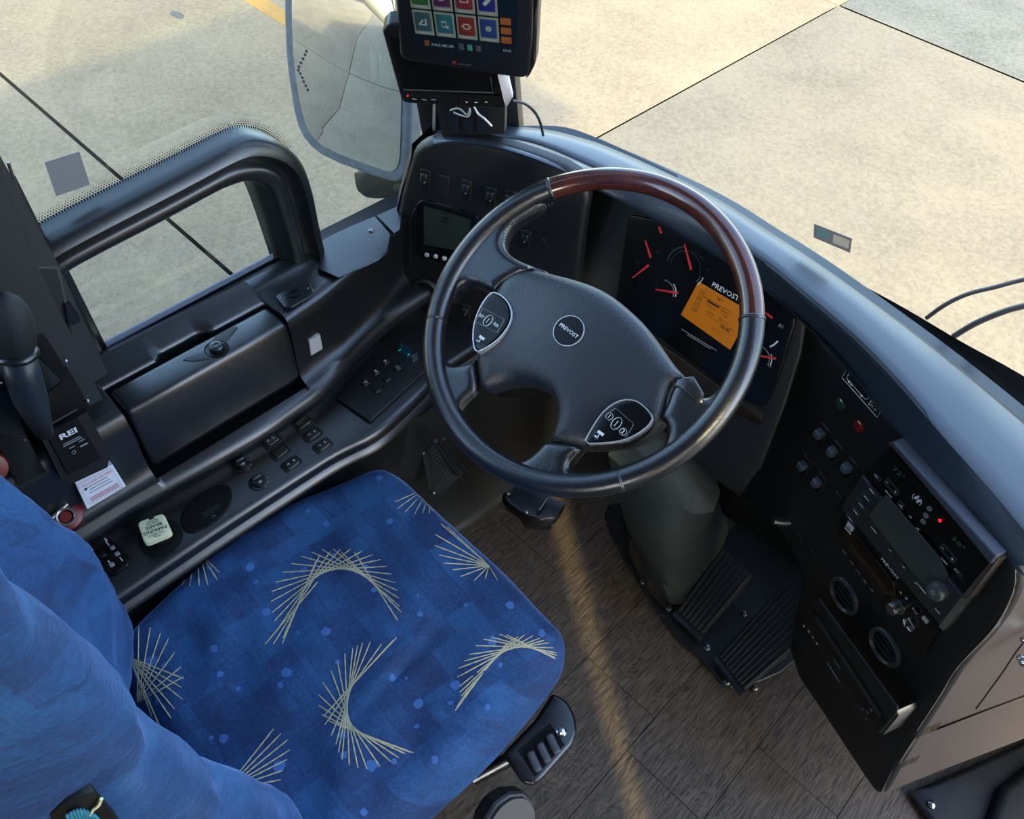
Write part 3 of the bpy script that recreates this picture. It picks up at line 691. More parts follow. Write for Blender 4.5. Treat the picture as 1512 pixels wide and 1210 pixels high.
rf = yt(88, 8, X(110, 650, -.885))
dpx('box_body', rf, [(62, 648), (130, 610), (164, 672), (160, 692), (108, 716), (92, 710)], PLM, rb, top=0, w=.003, base=-.06)
dpx('face_plate', rf, [(68, 640), (115, 617), (150, 678), (102, 703)], PLD, rb, top=.002, w=.001)
P_ = rf.pts([(68, 640), (115, 617)], .003); rr = math.atan2(P_[1][1]-P_[0][1], P_[1][0]-P_[0][0])
tube('top_lip', [rf.w(*rf.l(65, 632, .006), .006), rf.w(*rf.l(114, 604, .006), .006)], .0018, mat('lip_metal', '55585c', .3, .8), rb, n=8)
G_ = rf.at(*rf.l(101, 641, .003), rr); text(G_, 0, 0, 'REI', .0125, WHT, rb, h=.003, bold=.03, sx=1.5)
bars(G_, [(.0, -.013, .024, .0014, 0), (0, -.0165, .027, .0014, 0), (-.004, -.024, .008, .0014, 0), (.011, -.021, .008, .0014, 0), (.011, -.03, .011, .0022, 0)], GRYP, rb, h=.003)
ring('power_mark', G_, circ(-.005, -.034, .003, 14), .0008, .0032, GRYP, rb, hb=.002)

# ---- transmission selector
ts_ = thing('transmission_selector', 'black push-button transmission selector with R N D keys and digital display', 'gear selector', Z(560, 555, .562))
FT = flat(.563)
dpx('selector_plate', FT, [(497, 588), (546, 622), (628, 548), (640, 500), (606, 478), (585, 478)], PLM, ts_, top=.005, w=.002, r=.004)
P_ = FT.pts([(541, 565), (569, 533)], .006); tr = math.atan2(P_[1][1]-P_[0][1], P_[1][0]-P_[0][0])-math.pi/2
for u, v, s_ in ((569, 534, 'R'), (555, 549, 'N'), (540, 565, 'D'), (587, 543, None), (571, 559, 'up'), (557, 575, 'down')):
    a, b = FT.l(u, v, .008); G_ = FT.at(a, b, 0)
    k = dome('key', G_, rect(0, 0, .0135, .0145, .003), PLS, ts_, h0=.006, h1=.0085, w=.0015, base=.003); OFF[k.name] = OFF[ts_.name]
    if s_ in ('R', 'N', 'D'): text(G_, 0, 0, s_, .0088, WHT, k, h=.009, rot=tr, bold=.02)
    elif s_: dome('arrow_mark', G_, [(-.003, -.001 if s_ == 'up' else .001), (.003, -.001 if s_ == 'up' else .001), (0, .0045 if s_ == 'up' else -.0045)], WHT, k, h0=.0084, h1=.009, w=.0003)
    else: bars(G_, [(0, .002, .009, .0016, -.1), (0, -.002, .009, .0016, -.1)], GRYP, k, h=.009)
dd_ = dome('gear_display', FT, FT.pts([(587, 518), (592, 505), (610, 515), (603, 529)], .008), mat('teal_display', '173a44', .15), ts_, h0=.006, h1=.008, w=.001)
text(FT, *FT.l(590, 517, .009), 'I', .009, mat('teal_segment', '40e0b8', .4, emit=.7), ts_, h=.0086); text(FT, *FT.l(603, 524, .009), 'V', .008, MT['teal_segment'], ts_, h=.0086)
dome('mode_key', FT, FT.pts([(607, 524), (616, 520), (617, 530), (610, 535)], .008), GREYC, ts_, h0=.006, h1=.008, w=.001)

# ================================================================== DASHBOARD
dash = thing('dashboard', 'black wrap-around dashboard with a vinyl top under the windscreen', 'dashboard', (-.35, 1.05, .5))
NQ = 90
Gpx = [(640, 200), (665, 196), (720, 200), (793, 212), (880, 248), (1000, 305), (1117, 377), (1190, 435), (1265, 500), (1330, 568), (1391, 640), (1440, 695), (1480, 741), (1540, 815), (1575, 860)]
Ipx = [(606, 228), (615, 214), (645, 203), (700, 204), (747, 215), (797, 232), (846, 252), (900, 282), (982, 325), (1061, 371), (1125, 413), (1180, 462), (1226, 507), (1312, 612), (1370, 672), (1430, 738), (1470, 780), (1496, 812), (1512, 850)]
LW = yt(25, 4, Y(655, 340, .862))
CW = yt(2.5, 16, Y(1050, 455, 1.03))
RWF = yt(-24, -3, Z(1390, 760, .80))
def on(F, u, v, h): return F.w(*F.l(u, v, h), h)
def ipt(u, v):
    if u < 850: return on(LW, u, v, .004)
    if u < 1190: return on(CW, u, v, .012 if u > 900 else .03)
    return on(RWF, u, v, .006)
E90 = rs([Z(u, v, .93-max(0, u-1200)*.00012) for u, v in Epx[:-2]+[(1580, 672)]], NQ)
G90 = rs([Z(u, v, .942-max(0, u-1150)*.00014) for u, v in Gpx], NQ)
I90 = rs([ipt(u, v) for u, v in Ipx], NQ)
I90 = np.c_[[np.convolve(np.pad(I90[:, i], 4, 'edge'), np.ones(9)/9, 'valid') for i in range(3)]].T
print('I', I90[::9].round(3).tolist()); print('G', G90[::9].round(3).tolist())
def mix(A, B, t, dz=0): return [a*(1-t)+b*t+np.array([0, 0, dz]) for a, b in zip(A, B)]
# align parameters by matching closest points
def match(A, B):
    s = [min(range(len(B)), key=lambda j: np.linalg.norm((B[j]-a)[:2])) for a in A]; s = np.maximum.accumulate(s); s = np.convolve(np.pad(s, 4, 'edge'), np.ones(9)/9, 'valid')
    return np.array([[np.interp(k, range(len(B)), B[:, i]) for i in range(3)] for k in s])
Gm = G90; Em = E90; Im = match(G90, I90)
loft('dash_top', [mix(Em, Em, 0, -.25), mix(Em, Em, 0, -.02), mix(Em, Gm, .03, -.004), mix(Em, Gm, .15, .004), mix(Em, Gm, .5, .005), mix(Em, Gm, .8, .003), mix(Em, Gm, .95, .001), mix(Em, Gm, 1, -.003), mix(Em, Gm, 1.0, -.008)], COWL, dash, angle=60)
loft('dash_hood', [mix(Gm, Im, .0, -.012), mix(Gm, Im, .015, -.004), mix(Gm, Im, .08, .0), mix(Gm, Im, .35, .003), mix(Gm, Im, .6, .001), mix(Gm, Im, .82, -.001), mix(Gm, Im, .94, -.003), mix(Gm, Im, 1, -.006), mix(Gm, Im, 1.0, -.010), mix(Gm, Im, .93, -.014), mix(Gm, Im, .6, -.022)], COWL, dash, angle=60)
# ---- left wing
LW = yt(25, 4, Y(655, 340, .862))
lwp = [(606, 232), (614, 216), (645, 205), (700, 206), (747, 217), (800, 234), (846, 252), (872, 280), (862, 340), (855, 410), (852, 480), (860, 560), (760, 600), (660, 560), (625, 492), (600, 478), (583, 425), (576, 380), (585, 310)]
dpx('left_face', LW, lwp, PLM, dash, top=0, w=.012, base=-.03, ch=1, step=.02)
e = [LW.w(*LW.l(u, v)) for u, v in [(606, 232), (585, 310), (576, 380), (583, 425), (600, 478), (622, 490)]]
loft('left_cheek', [[p+LW.n*-.004 for p in rs(e, 12)], [p+np.array([-.03, .03, 0]) for p in rs(e, 12)], [p+np.array([-.06, .12, 0]) for p in rs(e, 12)]], PLM, dash)
def rock2(F, u, v, w, h, parent, blank=False, rot=0, up=1, M=None, hp=.0095):
    a, b = F.l(u, v, .003); G_ = F.at(a, b, rot)
    s = dome('switch_bezel', G_, rect(0, 0, w, h, w*.16), PLM, parent, h0=.0005, h1=.0028, w=.002, base=-.002)
    if not blank:
        dome('switch_well', G_, rect(0, -h*.02, w*.78, h*.86, w*.1), PLD, s, h0=.0029, h1=.0034, w=.0003)
        V = []
        k = dome('switch_paddle', G_.at(0, h*.17*up), rect(0, 0, w*.7, h*.36, w*.14), M or PLS, s, h0=.004, h1=hp, w=.0035, base=.002, step=w/5, hf=lambda p, d: -.16*up*p[:, 1])
        lathe('lamp_dot', G_, 0, -h*.12*up, [(.0016, .003), (.0016, .0042), (0, .0045)], GRYP, s, n=10)
    return s
for u, v in ((627, 263), (688, 279), (724, 290), (752, 294), (779, 302)): rock2(LW, u, v+3, .0205, .041, dash)
rock2(LW, 655, 275, .0205, .041, dash, blank=True)
for u, v in ((714, 345), (775, 354), (687, 462)): rock2(LW, u, v, .0205, .038, dash)
rock2(LW, 735, 350, .018, .036, dash)
a, b = LW.l(804, 354); lathe('fastener', LW, a, b, [(.004, 0), (.004, .002), (.002, .003), (0, .002)], PLS, dash, n=14)
def vent(F, u, v, r, parent, slit=True):
    a, b = F.l(u, v, .004)
    k = lathe('air_vent', F, a, b, [(r*1.12, 0), (r*1.08, .004), (r*.97, .006), (r*.9, .003), (r*.86, -.004), (r*.5, -.006), (0, -.006)], mat('vent_ring', '34393c', .35), parent, n=40)
    for t in (-.42, 0, .42):
        wv_ = math.sqrt(1-t*t)*r*.8
        box('vane', F, a, b+t*r, wv_*2, .0022, -.005, .0015, PLM, k, r=.001)
    return k
vent(LW, 628, 431, .026, dash)
# ---- tyre pressure display
tp = thing('tire_pressure_display', 'grey-green screen display with three pale round buttons on the left dash wing', 'display', LW.w(*LW.l(660, 340), .002))
path = [(606, 388), (600, 300), (612, 288), (640, 293), (712, 318), (722, 335), (722, 400)]
tube('raised_outline', [LW.w(*LW.l(u, v, .001), .001) for u, v in chaikin([(606, 388), (605, 290), (712, 318), (715, 405)], 2, False)], .0016, PLS, dash, n=8)
dpx('bezel', LW, [(613, 303), (622, 295), (705, 320), (706, 405), (614, 378)], SCRB, tp, top=.005, w=.003, r=.006)
dpx('screen', LW, [(625, 304), (695, 325), (690, 373), (626, 362)], LCD, tp, top=.0062, w=.0008)
a, b = LW.l(657, 325, .0065)
bars(LW, [(a, b+.013, .012, .003, 0), (a, b, .004, .014, 0), (a-.006, b+.004, .005, .003, 0), (a+.006, b+.004, .005, .003, 0), (a-.006, b-.006, .005, .003, 0), (a+.006, b-.006, .005, .003, 0), (a-.012, b-.014, .016, .0012, 0)], LCDK, tp, h=.0066)
for u, v in ((630, 377), (643, 379), (656, 382)):
    a, b = LW.l(u, v, .0065); lathe('round_button', LW, a, b, [(.0048, .005), (.0048, .007), (.0035, .008), (0, .008)], mat('pale_button', 'c8cdd0', .4), tp, n=18)
# ---- cluster bay
CW = yt(2.5, 16, Y(1050, 455, 1.03))
dpx('cluster_surround', CW, [(850, 262), (930, 290), (1000, 325), (1080, 365), (1150, 415), (1192, 452), (1185, 520), (1160, 600), (1125, 690), (1090, 735), (1050, 705), (980, 640), (900, 560), (830, 500)], PLM, dash, top=-.006, w=.006, base=-.03, step=.03)
ic = thing('instrument_cluster', 'black instrument cluster with red needles and amber screen behind the steering wheel', 'instrument cluster', CW.w(0, 0, -.004))
dpx('cluster_lens', CW, [(928, 316), (990, 330), (1090, 388), (1176, 470), (1150, 560), (1128, 604), (1075, 575), (1000, 520), (908, 452)], SCRB, ic, top=.0, w=.003, base=-.006, r=.01)
dpx('lower_fascia', CW, [(905, 458), (1000, 525), (1075, 580), (1128, 612), (1122, 630), (1060, 600), (985, 550), (900, 480)], mat('brown_black_fascia', '231a12', .4), dash, top=0, w=.003, base=-.008)
dd = dpx('amber_screen', CW, [(1031, 416), (1108, 461), (1078, 517), (1005, 465)], AMB, ic, top=.001, w=.0005, r=.002)
OFF[dd.name] = OFF[ic.name]
a, b = CW.l(1048, 440, .0016)
G_ = CW.at(*CW.l(1048, 452, .0016), 0)
text(G_, .012, .019, '38°F', .007, AMBK, dd, h=.0013); bars(G_, [(.012, .010, .058, .0007, 0), (.004, .006, .024, .0035, 0), (.028, -.0175, .06, .0005, 0), (-.018, .0, .0006, .05, 0)], AMBK, dd, h=.0013)
text(G_, .028, .005, 'Empty', .006, AMBK, dd, h=.0013); text(G_, .002, -.001, '16372 mi', .0055, AMBK, dd, h=.0013); text(G_, .032, -.003, 'OFF', .0055, AMBK, dd, h=.0013)
text(G_, .005, -.012, '13.8 V', .007, AMBK, dd, h=.0013); text(G_, .032, -.012, '38.5 °F', .006, AMBK, dd, h=.0013); text(G_, .042, -.0225, '00:42', .009, AMBK, dd, h=.0013, bold=.02); text(G_, .030, -.033, '201.1 mi', .0055, AMBK, dd, h=.0013)
for db in (.014, .002, -.01, -.021): ring('screen_icon', G_, rect(-.024, db, .0065, .007, .001), .0009, .0014, AMBK, dd, hb=.001)
text(CW, *CW.l(1071, 431, .0012), 'PREVOST', .0125, WHT, ic, h=.0012, bold=.012, sx=1.05)
bars(CW, [(*CW.l(1032, 502, .001), .075, .0012, 0), (*CW.l(1032, 505, .001), .05, .0012, 0)], GRYP, ic, h=.0012)
def needle(u0, v0, u1, v1, w0=.0042):
    p = np.array(CW.l(u0, v0, .003)); q = np.array(CW.l(u1, v1, .003)); d = (q-p)/np.linalg.norm(q-p); s = np.array([-d[1], d[0]])
    dome('needle', CW, [p+s*w0/2, p-s*w0/2, q-s*w0*.22, q+s*w0*.22], REDN, ic, h0=.0022, h1=.0034, w=.0006, base=.0006)
for n_ in ((960, 381, 952, 355), (957, 392, 933, 411), (1000, 433, 967, 428), (1020, 399, 1010, 361), (976, 345, 972, 335), (1145, 530, 1120, 526), (1140, 470, 1126, 460)): needle(*n_)
arc_c = CW.l(982, 428, .001)
arc(CW, arc_c[0]-.002, arc_c[1]-.004, .020, 0, 110, .0012, .0012, GRYP, ic); arc(CW, arc_c[0]-.002, arc_c[1]-.004, .024, 5, 60, .0022, .0012, WHT, ic)
c2 = CW.l(1012, 395, .001); arc(CW, c2[0], c2[1], .036, -28, 0, .0018, .0012, WHT, ic); arc(CW, c2[0], c2[1], .031, -25, 0, .0009, .0012, GRYP, ic); arc(CW, c2[0], c2[1], .034, 120, 190, .003, .0012, mat('faint_print', '2c3033', .5), ic); arc(CW, c2[0], c2[1], .028, 0, 200, .0012, .0012, MT['faint_print'], ic)
c3 = CW.l(1118, 528, .001); arc(CW, c3[0], c3[1], .021, 0, 100, .0012, .0012, GRYP, ic); arc(CW, c3[0], c3[1], .0245, 0, 45, .002, .0012, WHT, ic)
c4 = CW.l(1120, 480, .001); arc(CW, c4[0], c4[1], .040, -35, -10, .003, .0012, WHT, ic); text(CW, *CW.l(1153, 482, .001), '80', .009, GRYP, ic, h=.0012)
text(CW, *CW.l(1136, 540, .001), 'mph', .006, GRYP, ic, h=.0012)
for u, v, t_ in ((972, 372, '60'), (940, 388, '120'), (1046, 398, '20'), (1031, 377, 'x100 rpm'), (968, 417, '1/2')): text(CW, *CW.l(u, v, .001), t_, .0065, MT['faint_print'], ic, h=.0012)
# ---- right wing
RWF = yt(-24, -3, Z(1390, 760, .80))
rwp = [(1100, 420), (1160, 452), (1226, 510), (1312, 615), (1370, 675), (1430, 742), (1490, 808), (1505, 845), (1499, 880), (1473, 925), (1420, 982), (1395, 1022), (1370, 1061), (1335, 1114), (1305, 1170), (1296, 1176), (1285, 1165), (1225, 1073), (1162, 978), (1163, 950), (1172, 905), (1184, 845), (1160, 800), (1143, 776), (1113, 754), (1065, 715), (1030, 690), (1020, 600), (1060, 520)]
RP = RWF.pts(rwp, 0)
dome('right_face', RWF, chaikin(RP, 1), PLM, dash, h0=-.014, h1=0, w=.014, base=-.04, step=.03)
wr = RWF.w(0, 0)
# ---- passenger-side end of the dash
dgo = Z(1512, 1100, .17)-Z(1299, 1176, .17); dgo[2] = 0; dgo /= np.linalg.norm(dgo)
bd = [(1488, 800), (1503, 825), (1507, 850), (1499, 882), (1473, 927), (1420, 984), (1395, 1024), (1370, 1062), (1335, 1116), (1305, 1172)]
B3 = rs([RWF.w(*RWF.l(u, v, -.010), -.010) for u, v in bd], 40)
cut = 27
def shell(nm, L, n1): return loft(nm, [[p-RWF.n*0+dgo*t+RWF.n*h for p in L] for t, h in ((-.012, -.004), (-.004, .0015), (.004, .001), (.012, -.006), (.03, -.02), (.10, -.06), (.3, -.15))], SIDE_LIT, dash, angle=60)
shell('end_panel', B3[:cut], 0)
shell('end_panel', [p+np.array([.004, .0, -.004]) for p in B3[cut:33]], 0); shell('end_panel', [p+np.array([0, .0, -.002]) for p in B3[34:]], 0)
side_o = [p+dgo*.022+RWF.n*-.024 for p in B3]
loft('end_side', [side_o, [p+dgo*.04-RWF.n*.02 for p in side_o], [p+dgo*.35-RWF.n*.10 for p in side_o]], SIDE_LIT, dash)
tube('end_seam', [p+dgo*.075-RWF.n*.042 for p in B3[4:cut]], .0016, PLD, dash, n=6)
# front step cover at lower right
sc_ = thing('step_cover', 'black moulded step cover with a bolt at the lower right corner', 'step cover', (.45, 1.05, 0))
FS0 = flat(.03)
dpx('cover_body', FS0, [(1348, 1168), (1375, 1210), (1420, 1290), (1620, 1290), (1640, 1060), (1512, 1095), (1440, 1128)], PLM, sc_, top=0, w=.012, base=-.03, step=.04)
dpx('cover_ridge', flat(.06), [(1465, 1205), (1480, 1160), (1530, 1120), (1640, 1130), (1640, 1290), (1480, 1290)], PLM, sc_, top=0, w=.02, base=-.06, step=.03)
a, b = FS0.l(1376, 1188, .002); lathe('bolt', FS0, a, b, [(.008, 0), (.008, .002), (.005, .005), (0, .006)], CHR, sc_, n=18)
# metal catch on the side
mcq = thing('metal_catch', 'shiny metal catch at the right picture edge on the dash end panel', 'catch', X(1508, 975, .28))
cf = yt(-60, 0, Z(1508, 975, .66))
for u, v, r_ in ((1506, 972, .006), (1510, 978, .007), (1512, 945, .006)):
    a, b = cf.l(u, v); lathe('catch_stud', cf, a, b, [(r_, -.02), (r_, .001), (r_*.6, .004), (0, .004)], CHR, mcq, n=16)
# ---- height plate, buttons and switches
hpn = thing('height_plate', 'small black plate with a white outlined coach drawing on the right dash wing', 'plate', RWF.w(*RWF.l(1273, 580), .001))
hq = RWF.pts([(1252, 544), (1304, 602), (1295, 617), (1243, 558)], .001); hr = math.atan2(hq[1][1]-hq[0][1], hq[1][0]-hq[0][0])
dome('plate_body', RWF, hq, PLD, hpn, h0=.0003, h1=.001, w=.0004)
ring('printed_border', RWF, hq, .0009, .0014, WHT, hpn, hb=.0008)
hc = RWF.at(*np.mean(hq, 0), hr); hw = np.linalg.norm(np.array(hq[1])-hq[0]); hh2 = np.linalg.norm(np.array(hq[3])-hq[0])
ring('coach_outline', hc, rpoly([(-hw*.43, -hh2*.22), (hw*.13, -hh2*.22), (hw*.18, hh2*.1), (hw*.12, hh2*.28), (-hw*.43, hh2*.28)], hh2*.12), .0008, .0014, WHT, hpn, hb=.0008)
for t in (-.34, -.27, .02): dome('printed_wheel', hc, circ(hw*t, -hh2*.25, hh2*.09, 10), WHT, hpn, h0=.0010, h1=.0015, w=.0002)
bars(hc, [(hw*.24, 0, .0009, hh2*.5, 0), (hw*.24, hh2*.25, .004, .0009, 0), (hw*.24, -hh2*.25, .004, .0009, 0)], WHT, hpn, h=.0014)
text(hc, hw*.36, hh2*.17, '3.78m', hh2*.26, WHT, hpn, h=.0013); text(hc, hw*.35, -hh2*.15, "12'-5\"", hh2*.26, WHT, hpn, h=.0013)
for nm, M_, u, v in (('green_button', GRNB, 1240, 597), ('red_button', REDB, 1267, 630)):
    a, b = RWF.l(u, v, .003)
    k = lathe('push_button', RWF, a, b, [(.0105, 0), (.0105, .003), (.009, .004), (.0085, .0025), (.006, .003), (.0055, .0045), (.003, .0045), (0, .0042)], M_, dash, n=24, label=nm.replace('_', ' '))
    OFF[k.name] = OFF[dash.name]; bars(RWF.at(a, b), [(0, .0095, .007, .002, 0)], WHT, k, h=.0045)
a, b = RWF.l(1190, 623); lathe('lamp_dot', RWF, a, b, [(.004, 0), (.004, .003), (0, .004)], PLS, dash, n=12)
for u, v in ((1212, 640), (1231, 666), (1252, 690), (1187, 687), (1208, 712)): rock2(RWF, u, v+2, .0235, .045, dash, up=.6, M=mat('lit_paddle', '46505a', .3), hp=.016)  # slate tone paints the light falling on the paddle tops
rock2(RWF, 1232, 740, .0205, .040, dash, blank=True)
for u, v in ((1175, 800), (1195, 825)): rock2(RWF, u, v, .0205, .042, dash, blank=True)
a, b = RWF.l(1165, 772, 0)
k = tube('metal_knob', [RWF.w(a, b, -.002), RWF.w(a-.006, b, .012), RWF.w(a-.014, b+.001, .026)], [.0075, .0085, .0075], STEEL, dash, n=18, label='fluted metal knob')
bars(CW, [(*CW.l(1108, 597, .002), .022, .004, 0)], PLS, dash, h=.002, name='small_slot')
for u, v in ((1244, 881), (1304, 957)):
    vent(RWF, u, v, .032, dash)
# ---- climate control
cc = thing('climate_control_panel', 'black climate control panel with fan symbol and red lamp at top of right dash wing', 'control panel', RWF.w(*RWF.l(1375, 770), .01))
def rq(px, h): return RWF.pts(px, h)
dpx('panel_body', RWF, [(1311, 662), (1465, 836), (1424, 884), (1273, 706)], SCRB, cc, top=.012, w=.002, base=-.002)
vz = [(1308, 652), (1322, 652), (1472, 824), (1466, 838)]
dpx('visor', RWF, [(1309, 655), (1319, 653), (1470, 822), (1461, 834)], mat('visor_lit_plastic', '3a414c', .4), cc, top=.026, w=.003, base=-.002, r=.002)  # bluish light on the visor's top side is put into its colour
dpx('side_rim', RWF, [(1461, 830), (1472, 826), (1428, 886), (1417, 884)], SIDE_LIT, cc, top=.02, w=.002, base=-.002)
def CL(u, v, h=.0125): return RWF.l(u, v, h)
P_ = (CL(1275, 705), CL(1424, 880)); ra_ = math.atan2(P_[1][1]-P_[0][1], P_[1][0]-P_[0][0])
for u, v, s_, M_ in ((1327, 699, '72°', LEDG), (1415, 803, '38°', LEDG)): text(RWF, *CL(u, v), s_, .013, M_, cc, h=.0126, rot=ra_, sx=1.4)
for u, v, s_, z_ in ((1310, 713, '−', .010), (1322, 727, '+', .010), (1392, 810, '−', .010), (1406, 826, '+', .010), (1312, 730, 'DRIVER', .0045), (1394, 829, 'CABIN', .0045), (1293, 703, 'ON', .005), (1412, 843, 'ON', .005)):
    text(RWF, *CL(u, v), s_, z_, WHT, cc, h=.0126, rot=ra_, bold=.02)
for u, v, w_, h_ in ((1316, 720, .028, .012), (1399, 818, .028, .012), (1329, 747, .012, .010), (1295, 706, .013, .006), (1416, 849, .013, .006)):
    a, b = CL(u, v); ring('key_outline', RWF.at(a, b, ra_), rect(0, 0, w_, h_, .002), .0005, .0128, mat('dim_print', '3a3e42', .5), cc, hb=.012)
fc = CL(1354, 738)
for i in range(4):
    t = ra_+i*math.pi/2+.4; dome('fan_symbol', RWF, [(fc[0]+r_*math.cos(t+d_), fc[1]+r_*math.sin(t+d_)) for r_, d_ in ((.001, 0), (.0055, -.35), (.006, .2), (.004, .5))], WHT, cc, h0=.0122, h1=.0127, w=.0002)
for a0_, a1_ in ((-40, 40), (140, 220)): arc(RWF.at(*fc, ra_+.2), 0, 0, .0078, a0_, a1_, .0012, .0127, WHT, cc)
for u, v in ((1371, 752), (1366, 762), (1362, 771)): a, b = CL(u, v); ring('mode_symbol', RWF, circ(a, b, .0042, 14, .0032), .0007, .0128, GRYP, cc, hb=.012)
for u, v in ((1355, 781), (1344, 763), (1330, 747)): a, b = CL(u, v); bars(RWF.at(a, b, ra_), [(0, 0, .006, .0012, .5), (.002, -.001, .0012, .004, 0)], WHT, cc, h=.0127)
a, b = CL(1388, 769); lathe('lamp', RWF, a, b, [(.0026, .012), (.0026, .0135), (0, .0145)], LEDR, cc, n=14)
# ---- radio
ra = thing('bus_radio', 'grey-faced coach radio with large screen and round volume knob below the climate panel', 'radio', RWF.w(*RWF.l(1340, 800), .01))
RADM = mat('radio_face', '262b2d', .35); SCG = mat('radio_screen', '39403f', .15)
dpx('radio_body', RWF, [(1272, 702), (1423, 882), (1388, 926), (1243, 752), (1248, 738)], RADM, ra, top=.014, w=.003, base=-.002, r=.003)
dpx('screen', RWF, [(1300, 738), (1308, 731), (1386, 822), (1400, 850), (1378, 872), (1350, 850), (1282, 762)], SCG, ra, top=.0155, w=.001, r=.004)
for i in range(5):
    u = 1286-8.0*i; v = 726+10.5*i*.98
    k = dpx('preset_key', RWF, [(u-7, v-7), (u-4, v-11), (u+11, v+7), (u+7, v+11)], RADM, ra, top=.0165, w=.001, r=.002); OFF[k.name] = OFF[ra.name]
    a, b = RWF.l(u+1, v, .017); bars(RWF.at(a, b, ra_), [(0, 0, .011, .0016, 0)], WHT, k, h=.0168)
bars(RWF, [(*RWF.l(1290, 783, .0145), .014, .0016, ra_), (*RWF.l(1360, 869, .0145), .02, .0016, ra_), (*RWF.l(1384, 903, .0145), .010, .0014, ra_)], WHT, ra, h=.0146)
for u, v in ((1314, 813), (1334, 838), (1352, 862)):
    k = dome('menu_key', RWF.at(*RWF.l(u, v, .015), ra_), rect(0, 0, .017, .006, .001), RADM, ra, h0=.015, h1=.0162, w=.0008); bars(RWF.at(*RWF.l(u, v, .0165), ra_), [(0, 0, .005, .0012, .4)], WHT, ra, h=.0165)
a, b = RWF.l(1384, 873, .02)
lathe('volume_knob', RWF, a, b, [(.0148, .013), (.0142, .026), (.0128, .028), (0, .0282)], mat('knob_grey', '4b4f50', .35), ra, n=32)
arc(RWF, a, b, .0028, 110, 430, .0008, .0285, WHT, ra); bars(RWF, [(a, b+.003, .0008, .004, 0)], WHT, ra, h=.0287)
dpx('side_trim', RWF, [(1421, 880), (1428, 886), (1392, 932), (1385, 926)], mat('bright_trim', '9a9c98', .25, .8), ra, top=.016, w=.001, base=-.002)
# ---- media player
mp_ = thing('media_player', 'black lettered media player with chrome knob below the radio', 'media player', RWF.w(*RWF.l(1290, 850), .008))
dpx('player_body', RWF, [(1243, 754), (1386, 928), (1362, 968), (1330, 930), (1240, 800), (1236, 775)], SCRB, mp_, top=.009, w=.003, base=-.002, r=.003)
dpx('display_window', RWF, [(1262, 788), (1318, 858), (1322, 880), (1300, 880), (1250, 812)], mat('dark_red_window', '140a09', .1), mp_, top=.0105, w=.001, r=.003)
a, b = RWF.l(1314, 840, .0095); text(RWF, a, b, 'PREVOST', .0092, WHT, mp_, h=.0098, rot=ra_, bold=.02, sx=1.1)
a, b = RWF.l(1254, 779, .0095); G_ = RWF.at(a, b, ra_+.1)
dome('logo_mark', G_, rect(0, 0, .014, .0105, .002), WHT, mp_, h0=.009, h1=.0097, w=.0003); bars(G_, [(0, -.0095, .016, .0028, 0), (0, .0085, .014, .002, 0)], WHT, mp_, h=.0097); bars(G_, [(0, .001, .008, .0012, 0), (0, -.0025, .008, .0012, 0)], INK, mp_, h=.0102)
for u, v in ((1246, 816), (1257, 832), (1266, 845), (1276, 859), (1286, 872)):
    k = dome('small_key', RWF.at(*RWF.l(u, v, .0095), ra_), rect(0, 0, .011, .0055, .001), PLS, mp_, h0=.0088, h1=.0102, w=.0008); bars(RWF.at(*RWF.l(u+1, v, .0105), ra_), [(.0, 0, .005, .0014, .2)], GRYP, mp_, h=.0104)
a, b = RWF.l(1324, 897, .012)
k = lathe('chrome_knob', RWF, a, b, [(.014, .008), (.0135, .011), (.011, .012), (.0105, .024), (.009, .026), (0, .026)], STEEL, mp_, n=12, label='fluted metal knob')
for u, v, rr, w_ in ((1350, 903, -.2, .012), (1345, 921, -.35, .018), (1334, 920, -.9, .014), (1341, 930, .1, .010)):
    dome('chrome_key', RWF.at(*RWF.l(u, v, .012), ra_+rr), rect(0, 0, w_, .0042, .0015), CHR, mp_, h0=.0095, h1=.0125, w=.0012, base=.008)
a, b = RWF.l(1365, 916, .0095); dome('small_label', RWF.at(a, b, ra_), rect(0, 0, .011, .006, .0005), mat('pale_green_label', 'aeb8ac', .4), mp_, h0=.009, h1=.0098, w=.0003)
for u, v in ((1330, 876), (1338, 884)): bars(RWF.at(*RWF.l(u, v, .0098), ra_), [(0, 0, .004, .002, 0)], WHT, mp_, h=.0098)
# ---- recorder unit below
rc = thing('cd_recorder', 'black slot-fed disc unit in a housing under the round vents', 'disc player', RWF.w(*RWF.l(1250, 990), .02))
TOPH = .045
dpx('unit_housing', RWF, [(1188, 898), (1208, 884), (1325, 1045), (1322, 1056), (1298, 1084), (1285, 1078), (1190, 930)], PLM, rc, top=TOPH, w=.003, base=-.002, r=.003)
FRR = RWF.at(0, 0)
P_ = (RWF.l(1192, 905, TOPH), RWF.l(1300, 1078, TOPH)); rb2 = math.atan2(P_[1][1]-P_[0][1], P_[1][0]-P_[0][0])
dpx('face_plate', RWF, [(1188, 903), (1197, 898), (1305, 1066), (1297, 1080), (1190, 925)], SCRB, rc, top=TOPH+.003, w=.001)
dpx('disc_slot', RWF, [(1203, 915), (1206, 912), (1300, 1056), (1297, 1060)], RADM, rc, top=TOPH+.0045, w=.0008)
for u, v in ((1187, 925), (1194, 933), (1200, 942), (1206, 951)): bars(RWF.at(*RWF.l(u, v, TOPH+.0035), rb2), [(0, 0, .004, .003, 0)], WHT, rc, h=TOPH+.0035)
text(RWF, *RWF.l(1236, 982, TOPH+.0035), 'DVD', .008, GRYP, rc, h=TOPH+.0035, rot=rb2, sx=1.3)
bars(RWF.at(*RWF.l(1230, 993, TOPH+.0035), rb2), [(0, 0, .04, .0014, 0)], GRYP, rc, h=TOPH+.0035)
